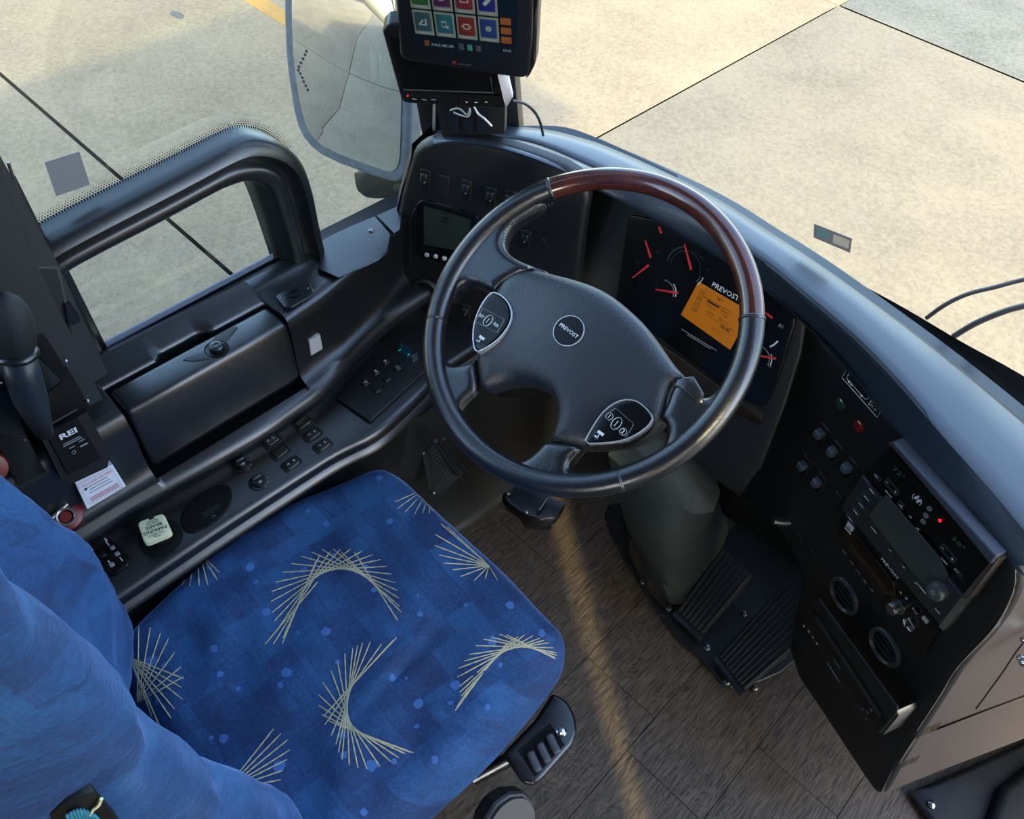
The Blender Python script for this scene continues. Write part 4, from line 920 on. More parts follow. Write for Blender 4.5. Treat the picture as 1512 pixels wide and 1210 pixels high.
for u, v in ((1273, 1048), (1281, 1053), (1286, 1049), (1279, 1062)): a, b = RWF.l(u, v, TOPH+.004); lathe('round_key', RWF, a, b, [(.003, TOPH), (.003, TOPH+.0045), (0, TOPH+.005)], GREYC, rc, n=12)
dpx('end_cap', RWF, [(1300, 1073), (1324, 1050), (1326, 1058), (1303, 1086)], mat('brushed_end', '5c5b58', .35, .7), rc, top=.04, w=.001, base=.0)

# ================================================================== STEERING WHEEL
WC = np.array([-.4716, .7165, .9418])
WF = yt(-1.9, 56.8, WC)
sw = thing('steering_wheel', 'four-spoke coach steering wheel in black leather with a burl wood upper arc', 'steering wheel', WC)
RR, rm = .234, .017
def ang(u, v): a, b = WF.l(u, v); return math.atan2(b, a)
a_l = ang(814, 281); a_r = ang(1109, 472)   # wood ends
def arcpts(a0, a1, n, R=RR, h=0): return [WF.w(R*math.cos(a0+(a1-a0)*i/n), R*math.sin(a0+(a1-a0)*i/n), h) for i in range(n+1)]
if a_r > a_l: a_r -= 2*math.pi
wd = tube('wood_rim', arcpts(a_r, a_l, 50), rm*.97, WOOD, sw, n=24, label='glossy red-brown wood arc of the rim')
tube('leather_rim', arcpts(a_l, a_r+2*math.pi, 110), rm, LEA, sw, n=24)
for t in (a_l, a_r): tube('joint_ring', arcpts(t-.012, t+.012, 3), [rm*1.0, rm*1.07, rm*1.07, rm*1.0], LEA, sw, n=24)
for u, v in ((634, 473), (920, 716)):
    t = ang(u, v); tube('leather_seam', arcpts(t-.01, t+.01, 4), [rm*.99, rm*1.035, rm*.985, rm*1.035, rm*.99], LEA, sw, n=24)
def wz(pts): return [(600+x/2.284, 230+y/2.284) for x, y in pts]
S1 = wz([(462, 392), (400, 392), (375, 402), (310, 440), (296, 462), (235, 432), (205, 428), (178, 440), (155, 480), (130, 480), (110, 440), (150, 350), (230, 250), (330, 160), (430, 120), (470, 150), (420, 190), (360, 226), (332, 262), (325, 300), (345, 330), (400, 360), (480, 386)])
S2 = wz([(232, 672), (228, 690), (245, 790), (195, 832), (168, 880), (172, 940), (130, 930), (95, 860), (82, 760), (85, 660), (122, 640), (124, 685), (150, 706), (200, 702), (222, 690)])
S3 = wz([(470, 955), (440, 990), (400, 1024), (360, 1036), (340, 1070), (450, 1100), (560, 1110), (660, 1095), (640, 1070), (575, 1078), (545, 1062), (548, 1035), (565, 1010), (600, 975)])
S4 = wz([(945, 746), (965, 758), (1000, 822), (1040, 790), (1085, 745), (1120, 740), (1110, 830), (1050, 910), (960, 990), (900, 1040), (840, 1040), (800, 1032), (860, 985), (880, 930), (872, 895), (850, 886), (878, 830), (895, 775)])
def spoke(px, h1, h0): 
    P = WF.pts(px, h1-.004); dome('spoke', WF, chaikin(P, 2), LEA, sw, h0=h1-.014, h1=h1, w=.014, base=h0, step=.008)
spoke(S1, .006, -.022); spoke(S2, .002, -.022); spoke(S3, .004, -.022); spoke(S4, .008, -.022)
dpx('spoke_trim', WF, wz([(905, 770), (915, 752), (940, 745), (968, 742), (1003, 800), (998, 830), (985, 838)]), LEA, sw, top=.011, w=.004, base=-.02, step=.008)
HUB = wz([(300, 437), (330, 402), (372, 380), (430, 376), (500, 396), (570, 415), (640, 440), (700, 475), (750, 516), (800, 562), (840, 612), (875, 662), (905, 705), (945, 745), (915, 755), (895, 775), (885, 800), (876, 840), (866, 880), (845, 912), (780, 960), (700, 975), (590, 982), (530, 972), (474, 962), (492, 918), (505, 870), (500, 820), (470, 785), (430, 764), (380, 754), (310, 765), (246, 788), (234, 730), (228, 680), (235, 600), (262, 520)])
P = WF.pts(HUB, .004); hc_ = WF.l(846, 497)
def hubh(p, d):
    r = np.hypot(p[:, 0]-hc_[0], p[:, 1]-hc_[1]); h = .016*np.exp(-(r/.11)**2)
    for (u, v, s, k) in ((790, 470, .05, 0), (700, 490, .035, -.010), (905, 640, .04, -.010), (745, 560, .03, -.008)):
        q = WF.l(u, v); h += k*np.exp(-((p[:, 0]-q[0])**2+(p[:, 1]-q[1])**2)/s**2)
    return h
dome('airbag_cover', WF, chaikin(P, 2), HUBM, sw, h0=-.012, h1=.006, w=.024, base=-.035, step=.007, hf=hubh)
hubf = dome.h
eh = hubf(hc_)
lathe('emblem_disc', WF, *hc_, [(.0, eh+.0006), (.0225, eh+.0006), (.0225, eh-.004)][::-1], SCRB, sw, n=40)
ring('emblem_ring', WF, circ(*hc_, .0232, 48), .0014, eh+.0022, MT.get('satin_chrome') or mat('satin_chrome', 'e6e8ec', .35, .7), sw, hb=eh-.003)
text(WF, hc_[0], hc_[1], 'PREVOST', .0078, WHT, sw, h=eh+.001, bold=.01, sx=1.1, rot=.0)
def pod(outl, keys, label):
    P = WF.pts(wz(outl), .017); P = chaikin(P, 1)
    o = dome('button_pod', WF, P, SCRB, sw, h0=.012, h1=.0165, w=.006, base=-.02, step=.01, label=label); OFF[o.name] = OFF[sw.name]
    ring('chrome_rim', WF, P, .0020, .0180, mat('satin_chrome', 'e6e8ec', .35, .7), o, hb=.004)
    return o
p1 = pod([(290, 455), (326, 472), (350, 500), (359, 535), (350, 572), (318, 616), (280, 645), (234, 668), (222, 630), (224, 575), (240, 525), (262, 485)], None, 'left thumb button pod with chrome rim')
p2 = pod([(594, 974), (622, 920), (655, 870), (690, 838), (730, 821), (770, 822), (800, 840), (836, 880), (820, 912), (780, 942), (735, 962), (680, 972)], None, 'right thumb button pod with chrome rim')
HP = .0177
def pl_(x, y): return WF.l(*wz([(x, y)])[0], HP)
for pp, cen_, words, sc1 in ((p1, (275, 556), (('SET', 252, 541), ('RES', 302, 571)), 1), (p2, (708, 903), (('1', 685, 879), ('2', 731, 931)), 1)):
    c_ = pl_(*cen_); rr = math.radians(6 if pp is p1 else -2)
    ring('key_outline', WF, circ(*c_, .0065, 24, .0095), .0006, HP+.0004, WHT, pp, hb=HP-.001)
    bars(WF.at(*c_), [(0, 0, .0008, .008, 0), (0, .002, .002, .0008, 0)], WHT, pp, h=HP+.0003)
    for t, x, y in words:
        q = pl_(x, y)
        text(WF, q[0], q[1], t, .0062 if len(t) > 1 else .008, WHT, pp, h=HP+.0003, bold=.015)
        if len(t) == 1: ring('key_outline', WF, circ(*q, .0052, 18), .0006, HP+.0004, WHT, pp, hb=HP-.001)
for pp, q4 in ((p1, [(258, 514), (332, 552), (305, 598), (232, 560)]), (p2, [(705, 850), (768, 905), (740, 952), (668, 880)])):
    ring('key_outline', WF, rpoly([pl_(*q) for q in q4], .003), .0005, HP+.0003, GRYP, pp, hb=HP-.001)
for pp, (x, y) in ((p1, (252, 618)), (p2, (652, 940))):
    q = pl_(x, y); bars(WF.at(*q, .05), [(0, .002, .010, .0042, 0), (0, -.0035, .0012, .006, .2), (-.003, -.0055, .0034, .0022, .1)], WHT, pp, h=HP+.0003)
# stitching at the inner edges
st = []
for seq in ([(500, 158), (440, 188), (380, 218), (345, 245), (330, 275), (330, 300)], [(182, 440), (150, 500), (132, 560), (124, 620), (124, 680)], [(245, 795), (200, 830), (172, 880), (172, 930)]):
    L = rs([WF.w(*WF.l(*wz([q])[0], .002), .002) for q in seq], 24)
    for i in range(1, 23, 1):
        d = (L[i+1]-L[i-1]); d /= np.linalg.norm(d); s_ = np.cross(d, WF.n); st.append(tubeg([L[i]-s_*.002+d*.001, L[i]+s_*.002-d*.001], .0007, 4))
multi('stitching', st, mat('dark_thread', '2c3036', .6), sw, kind='stuff')
# column, shroud and stalks
ax_ = -WF.n
scol = thing('steering_column', 'black steering column with stalks and a dusty grey boot down to the floor', 'steering column', WC+ax_*.6)
def wc_(d, da=0, db=0): return WC+ax_*d+WF.e1*da+WF.e2*db
tube('column_head', [wc_(.042), wc_(.055), wc_(.075), wc_(.11), wc_(.14)], [.05, .062, .066, .062, .045], PLM, scol, n=28)
tube('column_tube', [wc_(.1, 0, -.0), wc_(.3), wc_(.5), wc_(.72)], [.045, .043, .04, .04], PLM, scol, n=20)
for a_, b_, l_ in ((-.19, -.005, 0), (.15, -.045, 1), (-.15, -.06, 2)):
    tube('stalk', [wc_(.075, a_*.25, b_*.3), wc_(.07, a_*.7, b_*.8), wc_(.062, a_, b_)], [.007, .0065, .009], PLS, scol, n=14)
for i in range(5):
    a_ = .05+.009*i; box('relay_block', WF, .02+.02*i, -.075-.004*(i % 2), .014, .02, -.075, -.045+.004*(i % 3), PLS, scol, r=.002)
# boot
def onz(px, z): return [Z(u, v, z) for u, v in px]
bt0 = onz([(915, 760), (962, 862), (1000, 905), (1052, 850), (1085, 760), (1000, 715)], .02)
bt1 = [Z(900, 700, .30), Z(945, 800, .24), Z(985, 850, .22), Z(1045, 808, .24), Z(1066, 728, .30), Z(1000, 660, .36)]
bt2 = [Z(885, 660, .46), Z(935, 705, .44), Z(970, 735, .43), Z(1050, 770, .42), Z(1068, 712, .46), Z(1010, 640, .50)]
bt3 = [p*.6+wc_(.42)*.4 for p in bt2]
def clo(L, n=42):
    L = chaikin([tuple(p) for p in L], 1); L = list(L)+[L[0]]; P = np.array(L); s = np.r_[0, np.cumsum(np.linalg.norm(np.diff(P, axis=0), axis=1))]; t = np.linspace(0, s[-1], n+1)[:-1]
    return np.c_[[np.interp(t, s, P[:, i]) for i in range(3)]].T
loft('column_boot', [clo(bt0), clo([a*.5+b*.5 for a, b in zip(bt0, bt1)]), clo(bt1), clo(bt2), clo(bt3)], BOOT, scol, closed=True, angle=28, caps=True)
dpx('boot_flange', flat(.006), [(925, 800), (945, 860), (985, 905), (1055, 945), (1040, 965), (1010, 960), (960, 890), (905, 800), (890, 745), (930, 740)], RUB, scol, top=.004, w=.004, base=-.006, ch=1)
# adjusting bracket hanging under the column
abk = thing('column_bracket', 'black steel adjusting bracket below the steering wheel rim above the floor', 'bracket', Z(790, 745, .25))
for z_, px in ((.30, [(742, 728), (765, 715), (835, 742), (822, 762), (800, 768), (778, 762), (750, 742)]), (.27, [(755, 735), (800, 745), (815, 772), (778, 770)])):
    dpx('bracket_plate', flat(z_), px, PLS, abk, top=0, w=.004, base=-.03)
tube('bracket_rod', [Z(795, 755, .31), Z(808, 735, .31), Z(812, 728, .33), wc_(.35)], .004, STEEL, abk, n=10)
for u, v in ((750, 730), (777, 757)): a, b = flat(.302).l(u, v); lathe('bolt', flat(.302), a, b, [(.005, 0), (.005, .004), (.003, .006), (0, .006)], STEEL, abk, n=8)
# kick side panel and left foot switch
kp_ = thing('kick_panel', 'dark kick panel between side console and floor in front of the seat', 'panel', (-.74, .8, 0))
kz = [(-.79, .55, 0), (-.755, .775, 0), (-.74, .93, 0), (-.66, 1.1, 0), (-.5, 1.3, 0)]
kt = [(-.79, .55, .5), (-.775, .70, .5), (-.80, .82, .5), (-.74, 1.02, .5), (-.5, 1.3, .5)]
kt2 = [tuple(a*.55+b*.45 for a, b in zip(p, q)) for p, q in zip(kz, kt)]
loft('panel_sheet', [rs(kt, 20), rs(kt2, 20)-np.array([0, .0, 0]), rs(kz, 20)+np.array([.0, 0, .02]), rs(kz, 20)+np.array([.006, 0, .012]), rs(kz, 20)+np.array([.012, 0, .0])], PLM, kp_, angle=60)
fp = thing('foot_switch_plate', 'small ribbed black foot switch plate by the kick panel left of the wheel', 'foot switch', X(655, 690, -.735))
ff = yt(50, 40, X(652, 690, -.735))
dpx('plate_base', ff, [(622, 666), (638, 655), (684, 700), (650, 732), (636, 730)], RUB, fp, top=0, w=.003, base=-.012)
P0 = np.array(ff.l(632, 668)); P1 = np.array(ff.l(640, 726)); Q1 = np.array(ff.l(672, 704))
bars(ff, [(*(P0*(1-t)+P1*t+(Q1-P1)*(.25+.2*t)), .022+.012*t, .002, math.atan2((Q1-P1)[1], (Q1-P1)[0])) for t in np.linspace(.1, .95, 10)], RADM, fp, h=.003, name='rib')
for u, v in ((625, 669), (640, 728)): a, b = ff.l(u, v); lathe('screw', ff, a, b, [(.003, 0), (.003, .003), (0, .004)], STEEL, fp, n=10)
tube('guard_bar', [X(643, 652, -.715), X(660, 680, -.71), X(684, 710, -.705)], .005, PLS, fp, n=12)
tube('guard_bar', [X(655, 648, -.71), X(676, 680, -.705), X(695, 700, -.70)], .0035, PLS, fp, n=12)

# ================================================================== PEDALS
def pedal(nm, lab, px, ribs, z0, tilt, yaw):
    p0 = Z(*(np.array(px[0])*.5+np.array(px[1])*.5), z0)
    F = yt(yaw, tilt, p0); t = thing(nm, lab, 'pedal', p0, 'driver pedals')
    dpx('pedal_plate', F, px, RUB, t, top=0, w=.003, base=-.012, r=.004)
    a0 = np.array(F.l(*px[0])); a1 = np.array(F.l(*px[1])); b1 = np.array(F.l(*px[2])); b0 = np.array(F.l(*px[3]))
    for i in range(ribs):
        s = (i+.5)/ribs; p = a0*(1-s)+a1*s; q = b0*(1-s)+b1*s; p = p+(q-p)*.02; q = p+(q-p)*.96
        tube('rubber_rib', [F.w(*p, .001), F.w(*(p*.5+q*.5), .0015), F.w(*q, .001)], .0026, mat('rib_rubber', '26292b', .45), t, n=8)
    e = a1-a0; k = np.linalg.norm(e)
    box('hinge_block', F.at(*((a0+a1)/2-(b0-a0)/np.linalg.norm(b0-a0)*.008), math.atan2(e[1], e[0])), 0, 0, k*1.05, .014, -.014, -.001, PLS, t)
    return t, F
pedal('brake_pedal', 'ribbed black brake pedal nearer the steering column', [(999, 902), (1037, 939), (1112, 850), (1068, 806)], 7, .045, 62, -7)
pedal('accelerator_pedal', 'ribbed black accelerator pedal beside the dash end', [(1060, 970), (1099, 1021), (1200, 935), (1168, 850)], 9, .045, 55, -14)
pbm = thing('pedal_base', 'black pedal floor mounting with bolts and a bright metal edge', 'pedal mount', Z(1060, 960, 0))
dpx('base_plate', flat(.012), [(975, 890), (1000, 935), (1045, 985), (1075, 1018), (1110, 1012), (1170, 985), (1240, 900), (1120, 740), (1040, 820)], PLM, pbm, top=0, w=.004, base=-.012, ch=1)
dpx('metal_edge', flat(.012), [(1066, 1012), (1072, 1017), (1085, 1012), (1160, 972), (1162, 962), (1110, 990)], STEEL, pbm, top=.002, w=.001, base=-.012)
for u, v in ((987, 899), (1044, 957), (1073, 1008), (1114, 1016), (949, 860), (1098, 907)):
    F_ = flat(.014); a, b = F_.l(u, v); lathe('bolt', F_, a, b, [(.0075, -.014), (.0075, .003), (.005, .005), (.004, .010), (0, .010)], STEEL, pbm, n=12)
# dark firewall behind pedals
fwp = box('footwell_wall', flat(0), .0, 1.31, 2.0, .03, 0, .62, PLM); fwp['kind'] = 'structure'

# ================================================================== SEAT
seat = thing('driver_seat', 'driver seat in blue patterned moquette with fan motifs', 'seat', (-.5, .2, 0))
SZ = flat(.5)
cpx = [(560, 684), (600, 702), (640, 742), (700, 795), (760, 850), (812, 908), (833, 944), (826, 968), (775, 1030), (714, 1084), (650, 1165), (600, 1240), (540, 1330), (330, 1250), (250, 1140), (168, 1010), (166, 960), (190, 915), (240, 872), (300, 808), (345, 770), (440, 728), (520, 696)]
cpz = {}
hem = [(833, 948), (834, 985), (820, 1015), (755, 1096), (702, 1152), (632, 1214), (590, 1260)]
CP = SZ.pts([p for p in cpx[:6]], -.03)+[SZ.l(*p, -.075) for p in hem]+SZ.pts([p for p in cpx[12:]], -.02)
CP = chaikin(CP, 2)
FR_ = np.array(SZ.l(830, 950))
def cush(p, d):
    x, y = p[:, 0], p[:, 1]
    h = .004*np.sin(x*17+1)*np.sin(y*13) + .0025*np.sin(x*41+y*23) + .0016*np.sin(y*70+3*np.sin(x*20))
    h += (-.009*np.exp(-((x+.405+.12*(y-.25))/.008)**2)+.004*np.exp(-((x+.425+.12*(y-.25))/.012)**2))*np.clip((y-.1)*4, 0, 1)*np.clip((.44-y)*9, 0, 1)
    for k_, (c0, sl) in enumerate(((.30, .9), (.36, 1.1), (.42, 1.35))): h += -.006*np.exp(-((y-c0-sl*(x+.30))/.009)**2)*np.clip((x+.37)*14, 0, 1)
    h += -.006*np.exp(-((x+.70-.25*(y-.3))/.010)**2)*np.clip((y-.12)*6, 0, 1)*np.clip((.42-y)*6, 0, 1)
    h += -.035*np.clip((x+.34)/.12, 0, 1)**2*np.clip((y-.2)*3, .25, 1)
    return h*np.clip(d/.03, 0, 1)
cu = dome('seat_cushion', SZ, CP, FAB, seat, h0=-.075, h1=0, w=.055, base=-.16, step=.011, hf=cush, rings=(.03, .09, .18, .32, .5, .75, 1)); OFF[cu.name] = OFF[seat.name]
ch_ = dome.h
def onc(u, v):
    p = SZ.l(u, v, 0); h = ch_(p)
    for _ in range(3): p = SZ.l(u, v, h); h = ch_(p)
    return SZ.w(p[0], p[1], h+.0007)
CPn = np.array(CP)
def thread(p0, p1, w=.0011):
    k = max(3, int(np.hypot(p1[0]-p0[0], p1[1]-p0[1])/7)); g = []
    def ins(u, v): q_ = SZ.l(u, v, 0); a_ = np.array([q_]); return inside(a_, CPn)[0] and bdist(a_, CPn)[0] > .012
    ok_ = [t for t in np.linspace(0, 1, 25) if ins(p0[0]+(p1[0]-p0[0])*t, p0[1]+(p1[1]-p0[1])*t)]
    if len(ok_) < 3: return [], []
    pa = (p0[0]+(p1[0]-p0[0])*ok_[0], p0[1]+(p1[1]-p0[1])*ok_[0]); pb_ = (p0[0]+(p1[0]-p0[0])*ok_[-1], p0[1]+(p1[1]-p0[1])*ok_[-1]); p0, p1 = pa, pb_
    Q = [onc(p0[0]+(p1[0]-p0[0])*i/k, p0[1]+(p1[1]-p0[1])*i/k) for i in range(k+1)]
    V = []; Fc = []
    for i, q in enumerate(Q):
        d = Q[min(i+1, k)]-Q[max(i-1, 0)]; s = np.cross(d, [0, 0, 1]); s /= max(np.linalg.norm(s), 1e-9); ww = w*(.75 if i % 2 else 1.15)*(.6 if i in (0, k) else 1)
        V += [q-s*ww, q+np.array([0, 0, .0006]), q+s*ww]
    for i in range(k):
        b = i*3; Fc += [(b, b+1, b+4, b+3), (b+1, b+2, b+5, b+4)]
    return V, Fc
def rays(o, ends): return [thread(o, e) for e in ends]
def fan(arc_, n, la, lb):
    P = rs([(u, v, 0) for u, v in arc_], n*4+1)[:, :2]; g = []
    for i in range(n):
        j = i*4+2; t = P[min(j+2, len(P)-1)]-P[j-2]; t = t/np.linalg.norm(t); s = i/(n-1)
        A = P[j]-t*(la*1.2*(1-.5*abs(s-.5))); B = P[j]+t*(lb*1.2*(1-.5*abs(s-.5)))
        g.append(thread(tuple(A), tuple(B)))
    return g
g = fan([(430, 906), (440, 893), (451, 869), (469, 851), (492, 842), (515, 842), (537, 851), (555, 867), (560, 875)], 18, 72, 62); multi('fan_motif', g, THR, cu, kind='stuff')
g = fan([(545, 985), (533, 998), (519, 1015), (513, 1037), (513, 1055), (519, 1071), (533, 1083), (555, 1092)], 18, 70, 70); multi('fan_motif', g, THR, cu, kind='stuff')
g = fan([(705, 1005), (714, 993), (730, 974), (746, 962), (769, 956), (789, 959), (805, 966)], 16, 66, 42); multi('fan_motif', g, THR, cu, kind='stuff')
multi('fan_motif', rays((203, 1038), [(205, 926), (222, 927), (237, 935), (249, 943), (258, 964), (268, 985), (271, 1000)])+rays((192, 972), [(272, 1003), (268, 1016), (270, 1034), (258, 1048), (253, 1062), (237, 1076), (225, 1060)]), THR, cu, kind='stuff')
multi('fan_motif', rays((332, 1168), [(404, 1077), (415, 1084), (425, 1093), (428, 1108), (424, 1122), (418, 1138), (415, 1152), (405, 1172), (392, 1190)]), THR, cu, kind='stuff')
multi('fan_motif', [thread(a, b) for a, b in (((615, 731), (586, 752)), ((620, 733), (598, 757)), ((625, 735), (612, 760)), ((630, 738), (624, 759)), ((634, 744), (634, 760)), ((612, 729), (583, 742)), ((618, 730), (640, 755)))], THR, cu, kind='stuff')
multi('fan_motif', rays((722, 836), [(651, 774), (643, 790), (642, 806), (648, 820), (655, 832), (668, 842), (680, 852), (660, 778), (700, 858), (716, 856), (735, 858)]), THR, cu, kind='stuff')
multi('fan_motif', [thread(a, b) for a, b in (((300, 824), (321, 857)), ((297, 826), (307, 865)), ((292, 829), (294, 866)), ((285, 834), (280, 866)), ((279, 841), (268, 866)), ((300, 822), (324, 846)))], THR, cu, kind='stuff')
dg = []
rnd = random.Random(3)
for u, v, r in ((560, 706, 8), (575, 700, 5), (482, 774, 7), (575, 770, 7), (370, 838, 8), (378, 860, 5), (449, 842, 8), (393, 905, 9), (482, 933, 9), (552, 872, 6), (620, 907, 6), (617, 880, 4), (688, 894, 5), (753, 894, 9), (715, 922, 0), (309, 838, 7), (423, 994, 10), (414, 1012, 6), (498, 978, 5), (581, 1002, 7), (600, 1002, 3), (223, 977, 11), (242, 983, 6), (316, 958, 8), (325, 996, 6), (352, 1018, 5), (330, 1091, 8), (312, 1090, 4), (505, 1087, 9), (508, 1115, 7), (549, 1131, 10), (618, 1040, 10), (615, 1073, 5), (665, 1038, 6), (727, 948, 9), (739, 982, 5), (672, 1012, 9), (642, 1123, 7), (537, 1200, 6), (412, 1132, 11), (372, 1178, 6), (582, 1125, 5), (720, 1045, 6), (440, 935, 5), (492, 820, 5), (540, 838, 6), (800, 935, 8), (232, 1036, 7), (420, 752, 5), (455, 755, 5)):
    if r == 0: continue
    q_ = np.array([SZ.l(u, v, 0)])
    if not inside(q_, CPn)[0] or bdist(q_, CPn)[0] < .02: continue
    c = onc(u, v); rad = r*.00085; V = [c+np.array([0, 0, .0002])]
    for k in range(11):
        t = 2*math.pi*k/11; q = SZ.l(u, v, 0); rr = rad*(.8+.35*rnd.random()); x, y = c[0]+rr*math.cos(t), c[1]+rr*math.sin(t)
        V.append(np.array([x, y, .5+ch_((x, y))+.0004]))
    dg.append((V, [(0, 1+k, 1+(k+1) % 11) for k in range(11)]))
multi('woven_dots', dg, DOTM, cu, kind='stuff')
# backrest
bolz = [.44, .5, .6, .7, .8, .9, 1.0, 1.15, 1.3, 1.42, 1.5]; boly = [-.01, .01, .045, .055, .052, .034, .012, -.004, -.006, -.018, -.05]
sec = [(-.745, -.21), (-.768, -.13), (-.772, -.05), (-.757, -.012), (-.73, 0), (-.70, -.004), (-.665, -.024), (-.63, -.052), (-.58, -.07), (-.5, -.076), (-.42, -.07), (-.37, -.05), (-.335, -.02), (-.305, -.002), (-.28, 0), (-.255, -.014), (-.243, -.05), (-.247, -.13), (-.262, -.21), (-.35, -.235), (-.5, -.24), (-.65, -.235)]
sec = chaikin(sec, 1)
rows = []
for z in np.linspace(.42, 1.5, 56):
    by = np.interp(z, bolz, boly); tp_ = 1 if z < 1.36 else math.sqrt(max(0, 1-((z-1.36)/.142)**2)); r = []
    lean = -.0*(z-.5)
    for i, (x, y) in enumerate(sec):
        wv = .0025*math.sin(z*38+x*30)+.0018*math.sin(z*71+i)
        r.append((-.5075+(x+.5075)*(.55+.45*tp_)+wv*.5, by+y*(.35+.65*tp_)+lean+wv, z))
    rows.append(r)
bk = loft('backrest', rows, FAB, seat, closed=True, angle=80, caps=True)
# embroidered patch on the backrest side
ptc = yt(90-6, 0, X(118, 1192, -.2435))
OFF[bk.name] = OFF[seat.name]
pt_ = dpx('embroidered_patch', ptc, [(75, 1207), (100, 1188), (140, 1172), (176, 1212), (190, 1240), (90, 1250)], INK, bk, top=.004, w=.0015, base=-.02, label='black patch with teal embroidery')
gm = []
teal = mat('teal_thread', '2f7f9a', .7)
for i in range(9): 
    t = i/8; gm.append(tubeg([ptc.w(*ptc.l(98+40*t, 1204-8*math.sin(t*3.1), .005), .005), ptc.w(*ptc.l(104+44*t, 1213, .005), .005)], .0010, 5))
multi('teal_embroidery', gm, teal, bk, kind='stuff')
tube('cream_embroidery', [ptc.w(*ptc.l(u, v, .005), .005) for u, v in ((150, 1180), (146, 1190), (138, 1196), (132, 1204))], .0011, YEL, bk, n=6)
# pedestal under the seat
dome('seat_pedestal', flat(0), rect(-.5, .24, .36, .40, .04), PLM, seat, h0=.30, h1=.34, w=.02, base=0)
dome('seat_pan', flat(0), rect(-.5, .27, .42, .46, .05), PLD, seat, h0=.35, h1=.37, w=.015, base=.33)
# control panel
CZ = flat(.40)
cp = dpx('control_housing', CZ, [(742, 1112), (790, 1062), (816, 1022), (838, 1034), (850, 1056), (853, 1078), (846, 1098), (800, 1150), (788, 1160), (772, 1156)], PLS, seat, top=.0, w=.007, base=-.05, r=.008, label='black seat adjuster housing with three grey rockers'); OFF[cp.name] = OFF[seat.name]
dpx('rocker_well', CZ, [(764, 1108), (812, 1068), (834, 1100), (790, 1148)], PLD, cp, top=.001, w=.001)
for u, v in ((789, 1124), (803, 1111), (817, 1098)):
    a, b = CZ.l(u, v, .006); G_ = CZ.at(a, b, math.radians(-20)); dome('adjuster_key', G_, rect(0, 0, .034, .0135, .005), GREYC, cp, h0=.002, h1=.008, w=.004, base=0, step=.004)
a, b = CZ.l(829, 1080, .006); lathe('chrome_button', CZ, a, b, [(.0085, 0), (.0085, .004), (.006, .005), (.006, .010), (.0045, .0115), (0, .0118)], CHR, cp, n=20)
tube('housing_arm', [Z(700, 1150, .33), Z(745, 1125, .36), Z(775, 1110, .375)], .012, STEEL, seat, n=12)
kc = Z(762, 1190, .33); KF = yt(62, 70, kc); KF = Frame((-.45, .55, .0), (-.3, -.1, .6), kc)
AK = Frame((.0, 1, .0), (-.6, 0, .8), Z(752, 1222, .33))
lathe('adjuster_knob', AK, 0, 0, [(.050, -.035), (.056, -.025), (.057, -.004), (.054, 0), (.050, .001), (.049, .004), (0, .005)], mat('knob_rubber', '2a2d30', .5), seat, n=12, angle=25)
lathe('knob_face', AK, 0, 0, [(.048, .003), (.048, .0065), (0, .007)], mat('knob_face_grey', '5a5652', .5), seat, n=40)

# ================================================================== MONITORS
tbf = yt(33, -14, Y(690, 60, .78))
tab = thing('tablet_terminal', 'black rugged tablet showing rows of coloured app tiles, at the top of the windscreen pillar', 'tablet', tbf.w(0, .05, -.02))
TB = [(588, 60), (590, 84), (600, 91), (760, 116), (775, 117), (782, 108), (786, 60), (792, -120), (574, -120)]
dpx('tablet_case', tbf, TB, PLS, tab, top=0, w=.006, base=-.022, r=.008)
dpx('case_rim', tbf, [(782, 112), (790, 96), (795, 0), (800, -120), (788, -120), (784, 40), (776, 118)], PLS, tab, top=-.004, w=.003, base=-.03, r=.003)
sc_px = [(609, 70), (760, 84), (760, -110), (606, -110)]
scr = dome('tablet_screen', tbf, [tbf.l(*p, .001) for p in [(608, 69), (762, 85), (770, -110), (604, -110)]], mat('dark_screen', '10181c', .12), tab, h0=.0002, h1=.001, w=.0003); OFF[scr.name] = OFF[tab.name]
o_ = np.array(tbf.l(612, 51, .0015)); x_ = np.array(tbf.l(739, 65, .0015)); y_ = np.array(tbf.l(612, 16, .0015)); ex = (x_-o_); ey = (y_-o_)
TR = math.atan2(ex[1], ex[0]); TW = np.linalg.norm(ex)/4; TH = np.linalg.norm(ey)*1.06
TG = tbf.at(*o_, TR)
dk = lambda h: ''.join('%02x' % int(int(h[i:i+2], 16)*.62) for i in (0, 2, 4))
cols = [('3d6a76', '2f7f8f', '9a3230', '2a4b9a'), ('2f7d35', '5a2a5a', '9a2a3a', '26309a'), ('b06a20', '2a6a8a', '3d7a3a', '7a2a7a'), ('26309a', '9a3230', '2f7f8f', '5a2a5a')]
cols = [tuple(dk(h) for h in r) for r in cols]
